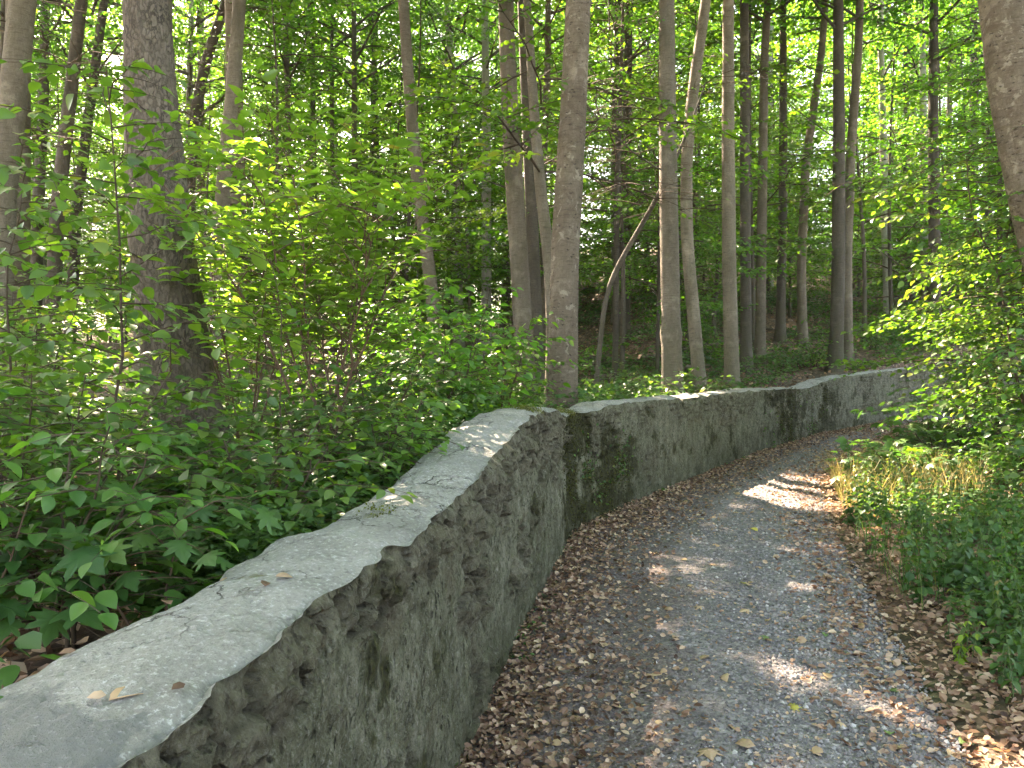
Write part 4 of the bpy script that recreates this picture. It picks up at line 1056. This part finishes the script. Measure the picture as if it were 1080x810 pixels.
def litter(name, label, pts, size, mat, tpl=CURL, lift=.02, zf=None, flat=.5, rb_=(0, 1)):
    n = len(pts); z = (zf or ground)(pts[:, 0], pts[:, 1])
    az = rng.uniform(0, W2, n)
    D = np.stack([np.cos(az), np.sin(az), rng.normal(0, .25, n)], 1)
    P = np.stack([pts[:, 0], pts[:, 1], z + lift * rng.random(n) + .004], 1)
    tag(link(name, leaf_mesh(name, (P, norm(D), UP + rng.normal(0, flat, (n, 3)), size * rng.uniform(.45, 1.25, n), rng.uniform(*rb_, n)), tpl, False), M[mat]), label, None, None, 'stuff')
pd = lambda x, y: path_z(x, y)
litter('leaf_litter', 'thick brown drift of dead leaves along the foot of the wall', scatter(15000, (-.6, 10), (1.8, 17), lambda x, y, d, e: (d > .0) & (e < 0) & (d < (.22 + .8 * rng.random(len(x)) ** 2.6 + .12 * dens_n(x, y)) * np.interp(y, [2, 6, 9, 16], [1, .95, .8, .6]))), .036, 'dead', CURL, .045, pd, .55)
litter('leaf_litter', 'brown fallen leaves lining the right edge of the path', scatter(11000, (.8, 10), (1.6, 16), lambda x, y, d, e: (e > -.30 - .35 * rng.random(len(x)) ** 2) & (e < .5)), .042, 'dead', CURL, .035, lambda x, y: np.maximum(ground(x, y), pd(x, y) - .02), .5, (.25, 1))
litter('leaf_litter', 'leaves and leaf crumbs scattered thinly over the gravel', scatter(3400, (-.5, 10), (1.6, 17), lambda x, y, d, e: (d > .1) & (e < 0) & (dens_n(x * .8, y * .8) > -.4)), .024, 'dead', CURL, .012, pd, .35, (.5, 1))
litter('leaf_litter', 'brown dead leaves on the shaded forest floor behind the wall', scatter(9000, (-8, 3), (1.2, 12), lambda x, y, d, e: d < -.45), .06, 'dead', CURL, .03)
litter('leaf_litter', 'reddish dead leaves on the slope above the far wall', scatter(9000, (0, 22), (10, 34), lambda x, y, d, e: d < -.6), .085, 'dead', CURL, .03)
litter('leaf_litter', 'brown dead leaves on the right bank', scatter(5000, (2, 12), (2.5, 13), lambda x, y, d, e: (e > .2) & (d > 0)), .06, 'dead', CURL, .03)

# loose gravel
m, nt = new_mat('gravel_stone'); k = NT(nt)
cs = k.ramp(k.attr(), [(0, (.095, .087, .084)), (.6, (.19, .175, .168)), (.9, (.29, .27, .255)), (1, (.48, .45, .42))])
k.out(k.pbr(k.mix(k.map(k.noise(k.obj(), 90, 3), .3, .7, 0, .4), cs, (.10, .095, .09)), .8, .3)); M['stone'] = m
tv = np.array([(0, 0, .5), (.5, 0, .05), (.2, .42, .1), (-.38, .33, 0), (-.5, -.2, .1), (.1, -.45, .05), (0, 0, -.3)])
STONE = (tv, [np.array([(0, 1, 2), (0, 2, 3), (0, 3, 4), (0, 4, 5), (0, 5, 1), (6, 2, 1), (6, 3, 2), (6, 4, 3), (6, 5, 4), (6, 1, 5)])])
sp = scatter(26000, (-.3, 8), (2.2, 12), lambda x, y, d, e: (d > .30) & (e < -.02) & (rng.random(len(x)) < np.clip((d - .3) * .8, .1, 1) * np.clip(.75 + .6 * dens_n(x * 1.3 + 9, y * .6), .35, 1)))
n = len(sp); az = rng.uniform(0, W2, n)
tag(link('loose_gravel', leaf_mesh('loose_gravel', (np.stack([sp[:, 0], sp[:, 1], pd(sp[:, 0], sp[:, 1]) + .001], 1), np.stack([np.cos(az), np.sin(az), rng.normal(0, .15, n)], 1), UP + rng.normal(0, .25, (n, 3)), (.007 + .024 * rng.random(n) ** 3.5), rng.random(n)), STONE, False), M['stone']), 'loose grey stones on the path', None, None, 'stuff')

# single fallen leaves one can point to
def path_at(px_, py_):
    y = F * EYE / (py_ - CY + F * .053); return (px_ - CX) / F * y, y
def fallen(label, x, y, z, size, mat, tpl, az, group=None, seed=0, tilt=.12):
    rg = np.random.default_rng(seed)
    arr = (np.zeros((1, 3)), np.array([[math.cos(az), math.sin(az), .05]]), UP[None] + rg.normal(0, tilt, (1, 3)), np.array([size]), np.array([rg.uniform(.2, .9)]))
    o = link('fallen_leaf', leaf_mesh('fallen_leaf', arr, tpl), M[mat], None, (x, y, z))
    sm = o.modifiers.new('thickness', 'SOLIDIFY'); sm.thickness = .0012
    tag(o, label, 'leaf', group)
for i, (px_, py_, s, mt, tp, lab) in enumerate([
        (833, 751, .055, 'yellow_fallen', MAPLE, 'yellow-green maple leaf lying in the middle of the near gravel'), (938, 780, .06, 'green_fallen', FINE, 'dark green leaf at the lower right of the gravel'), (948, 734, .06, 'green_fallen', FINE, 'green leaf just right of the near sun patch'),
        (810, 676, .075, 'green_fallen', MAPLE, 'pale green maple leaf left of the near sun patch'), (870, 670, .05, 'green_fallen', FINE, 'small green leaf right above the near sun patch'), (887, 690, .05, 'green_fallen', FINE, 'small green leaf at the upper edge of the near sun patch'),
        (1012, 788, .08, 'green_fallen', FINE, 'pale green leaf in the litter at the lower right corner'), (785, 621, .06, 'yellow_fallen', FINE, 'yellow leaf on the middle of the path'), (868, 574, .09, 'green_fallen', FINE, 'green leaf at the right path edge above the bend'),
        (790, 649, .08, 'pale_dead', MAPLE, 'pale cream leaf on the middle gravel'), (745, 799, .09, 'pale_dead', MAPLE, 'tan maple leaf at the bottom of the path'), (775, 795, .08, 'pale_dead', CURL, 'curled tan leaf beside the one at the bottom of the path'), (920, 719, .07, 'pale_dead', FINE, 'tan leaf right above the near sun patch'),
        (1050, 790, .10, 'pale_dead', MAPLE, 'large tan maple leaf at the bottom right corner'), (656, 750, .05, 'pale_dead', CURL, 'tan curled leaf on the brown earth left of the gravel'), (635, 771, .06, 'pale_dead', CURL, 'tan leaf lowest on the brown earth beside the litter drift'),
        (792, 561, .09, 'yellow_fallen', FINE, 'yellow leaf below the far sun patch'), (700, 648, .06, 'pale_dead', CURL, 'tan leaf on the brown wheel track'), (657, 724, .05, 'pale_dead', FINE, 'small tan leaf above the curled one on the brown earth')]):
    x, y = path_at(px_, py_); fallen(lab, x, y, path_z(x, y) + .006, s, mt, tp, 1.1 * i, None, 400 + i)
rg = np.random.default_rng(88)
pts = scatter(150, (-.3, 5), (2.6, 9), lambda x, y, d, e: (d > .3) & (e < 0))
for i, (x, y) in enumerate(pts):
    fallen('tan dead leaf lying singly on the gravel path', x, y, path_z(x, y) + .006, rg.uniform(.04, .07), 'pale_dead', (CURL, MAPLE, FINE, CURL)[i % 4], rg.uniform(0, W2), 'single dead leaves on the path', 500 + i, .3)
# leaves on the wall's top
def cap_z(x, y):
    j = ((cap_V[..., 0] - x) ** 2 + (cap_V[..., 1] - y) ** 2).argmin(); return cap_V.reshape(-1, 3)[j, 2]
def wall_at(px_, py_):
    best = None
    P = cap_V.reshape(-1, 3); m_ = P[:, 1] > .5
    q = P[m_]; sxp = CX + F * q[:, 0] / q[:, 1]; syp = CY - F * (q[:, 2] - EYE) / q[:, 1]
    return q[((sxp - px_) ** 2 + (syp - py_) ** 2).argmin()]
for i, (px_, py_, s, mt, tp, az, lab) in enumerate([
        (116, 742, .075, 'pale_dead', FINE, .9, 'large tan curled leaf on the near end of the wall top'), (88, 742, .03, 'dead', CURL, .2, 'small brown leaf scrap beside the large tan leaf on the wall'), (232, 617, .045, 'pale_dead', FINE, .1, 'tan leaf on the wall top below the ferny edge'),
        (177, 630, .035, 'dead', CURL, 2.6, 'rusty leaf at the back edge of the wall top'), (292, 612, .04, 'dead', FINE, .3, 'red-brown leaf near the broken front edge of the wall'), (280, 620, .035, 'dead', CURL, 1.9, 'dark crumpled leaf beside the red-brown one on the wall'), (60, 688, .03, 'dead', CURL, .4, 'thin brown leaf scrap at the back of the near wall top'), (180, 735, .025, 'dead', CURL, .9, 'small dark scrap at the front edge of the near wall top')]):
    q = wall_at(px_, py_); fallen(lab, q[0], q[1], q[2] + .008, s, mt, tp, az, None, 700 + i, .2)

# fallen dead wood on the slope
for i, (px_, y, ln, az, lab) in enumerate([(690, 16, 2.6, .15, 'dead branch lying on the slope behind the scarred trunk'), (670, 17.5, 2.2, 2.9, 'second dead branch crossing behind the scarred trunk'), (760, 19, 3.0, .5, 'long dead branch on the slope behind the straight clean trunk'), (860, 21, 3.4, 2.6, 'dead log on the litter slope between the kinked trunk and the twin')]):
    rg = np.random.default_rng(800 + i); x = sx_(px_, y); u = np.linspace(-.5, .5, 12)
    P = np.stack([x + math.cos(az) * ln * u, y + math.sin(az) * ln * u, 0 * u], 1); P[:, :2] += rg.normal(0, .04, (12, 2)).cumsum(0) * .5
    P[:, 2] = ground(P[:, 0], P[:, 1]) + .10
    b = P[6].copy(); r = thing('dead_branch', lab, 'branch', tuple(b)); B = Buf(); B.tube(P - b, np.linspace(.07, .03, 12), 8); link('limb', B.mesh('limb'), M['log'], r)
    B = Buf()
    for j in range(5):
        p = P[2 * j + 1] - b; d = norm(rg.normal(0, 1, 3) + np.array([0, 0, .8])); w = np.linspace(0, 1, 5)[:, None]
        B.tube(p + d * rg.uniform(.3, .8) * w, np.linspace(.018, .005, 5), 5)
    link('twigs', B.mesh('twigs'), M['log'], r)

# ------------------------------------------------------------------ haze
HZ = 0.0006
if HZ:
    a = np.array([(x, y, z) for z in (-9, 40) for y in (-25, 125) for x in (-75, 85)], float)
    hm = make_mesh('haze', a, [np.array([(0, 2, 3, 1), (4, 5, 7, 6), (0, 1, 5, 4), (2, 6, 7, 3), (0, 4, 6, 2), (1, 3, 7, 5)])], smooth=False)
    m = bpy.data.materials.new('haze_air'); m.use_nodes = True; m.node_tree.nodes.clear(); k = NT(m.node_tree)
    v = k.n('ShaderNodeVolumePrincipled', {'Color': (.86, .93, 1, 1), 'Density': HZ, 'Anisotropy': .35})
    k.n('ShaderNodeOutputMaterial', {'Volume': v.outputs[0]})
    tag(link('haze', hm, m), 'thin bluish haze between the far trees', None, None, 'stuff')

# ------------------------------------------------------------------ light, world, camera
w = bpy.data.worlds.new('World'); sc.world = w; w.use_nodes = True
nt = w.node_tree; nt.nodes.clear(); k = NT(nt)
sky = k.n('ShaderNodeTexSky', None, sky_type='NISHITA', sun_disc=False, sun_elevation=SUN_EL, sun_rotation=SUN_AZ, air_density=1.3, dust_density=2.5)
bg = k.n('ShaderNodeBackground', {'Color': sky.outputs[0], 'Strength': .085})
k.n('ShaderNodeOutputWorld', {'Surface': bg.outputs[0]})
sl = bpy.data.lights.new('sun', 'SUN'); sl.energy = 5.0; sl.angle = math.radians(.53); sl.color = (1, .95, .84)
so = bpy.data.objects.new('sun', sl); COL.objects.link(so)
from mathutils import Vector
so.rotation_euler = Vector(tuple(-SUN)).to_track_quat('-Z', 'Y').to_euler(); so.location = (-20, 30, 40)
cam = bpy.data.cameras.new('camera'); co_ = bpy.data.objects.new('camera', cam); COL.objects.link(co_)
cam.sensor_width = 36; cam.lens = 36 * F / 1080; cam.clip_end = 1000; cam.clip_start = .02
co_.location = (0, 0, EYE); co_.rotation_euler = (math.radians(90), 0, 0)
sc.camera = co_
sc.view_settings.view_transform = 'Standard'; sc.view_settings.look = 'None'; sc.view_settings.gamma = 1; sc.view_settings.exposure = 4.22
sc.view_settings.use_white_balance = True; sc.view_settings.white_balance_temperature = 8000; sc.view_settings.white_balance_tint = 22
cy = sc.cycles
cy.max_bounces = 7; cy.diffuse_bounces = 4; cy.glossy_bounces = 2; cy.transmission_bounces = 6; cy.transparent_max_bounces = 4
cy.sample_clamp_indirect = 6; cy.caustics_reflective = False; cy.caustics_refractive = False
cy.use_denoising = True
try:
    cy.denoiser = 'OPENIMAGEDENOISE'; cy.denoising_input_passes = 'RGB_ALBEDO_NORMAL'; cy.denoising_prefilter = 'ACCURATE'
except Exception: pass
cy.use_adaptive_sampling = True; cy.adaptive_threshold = .02
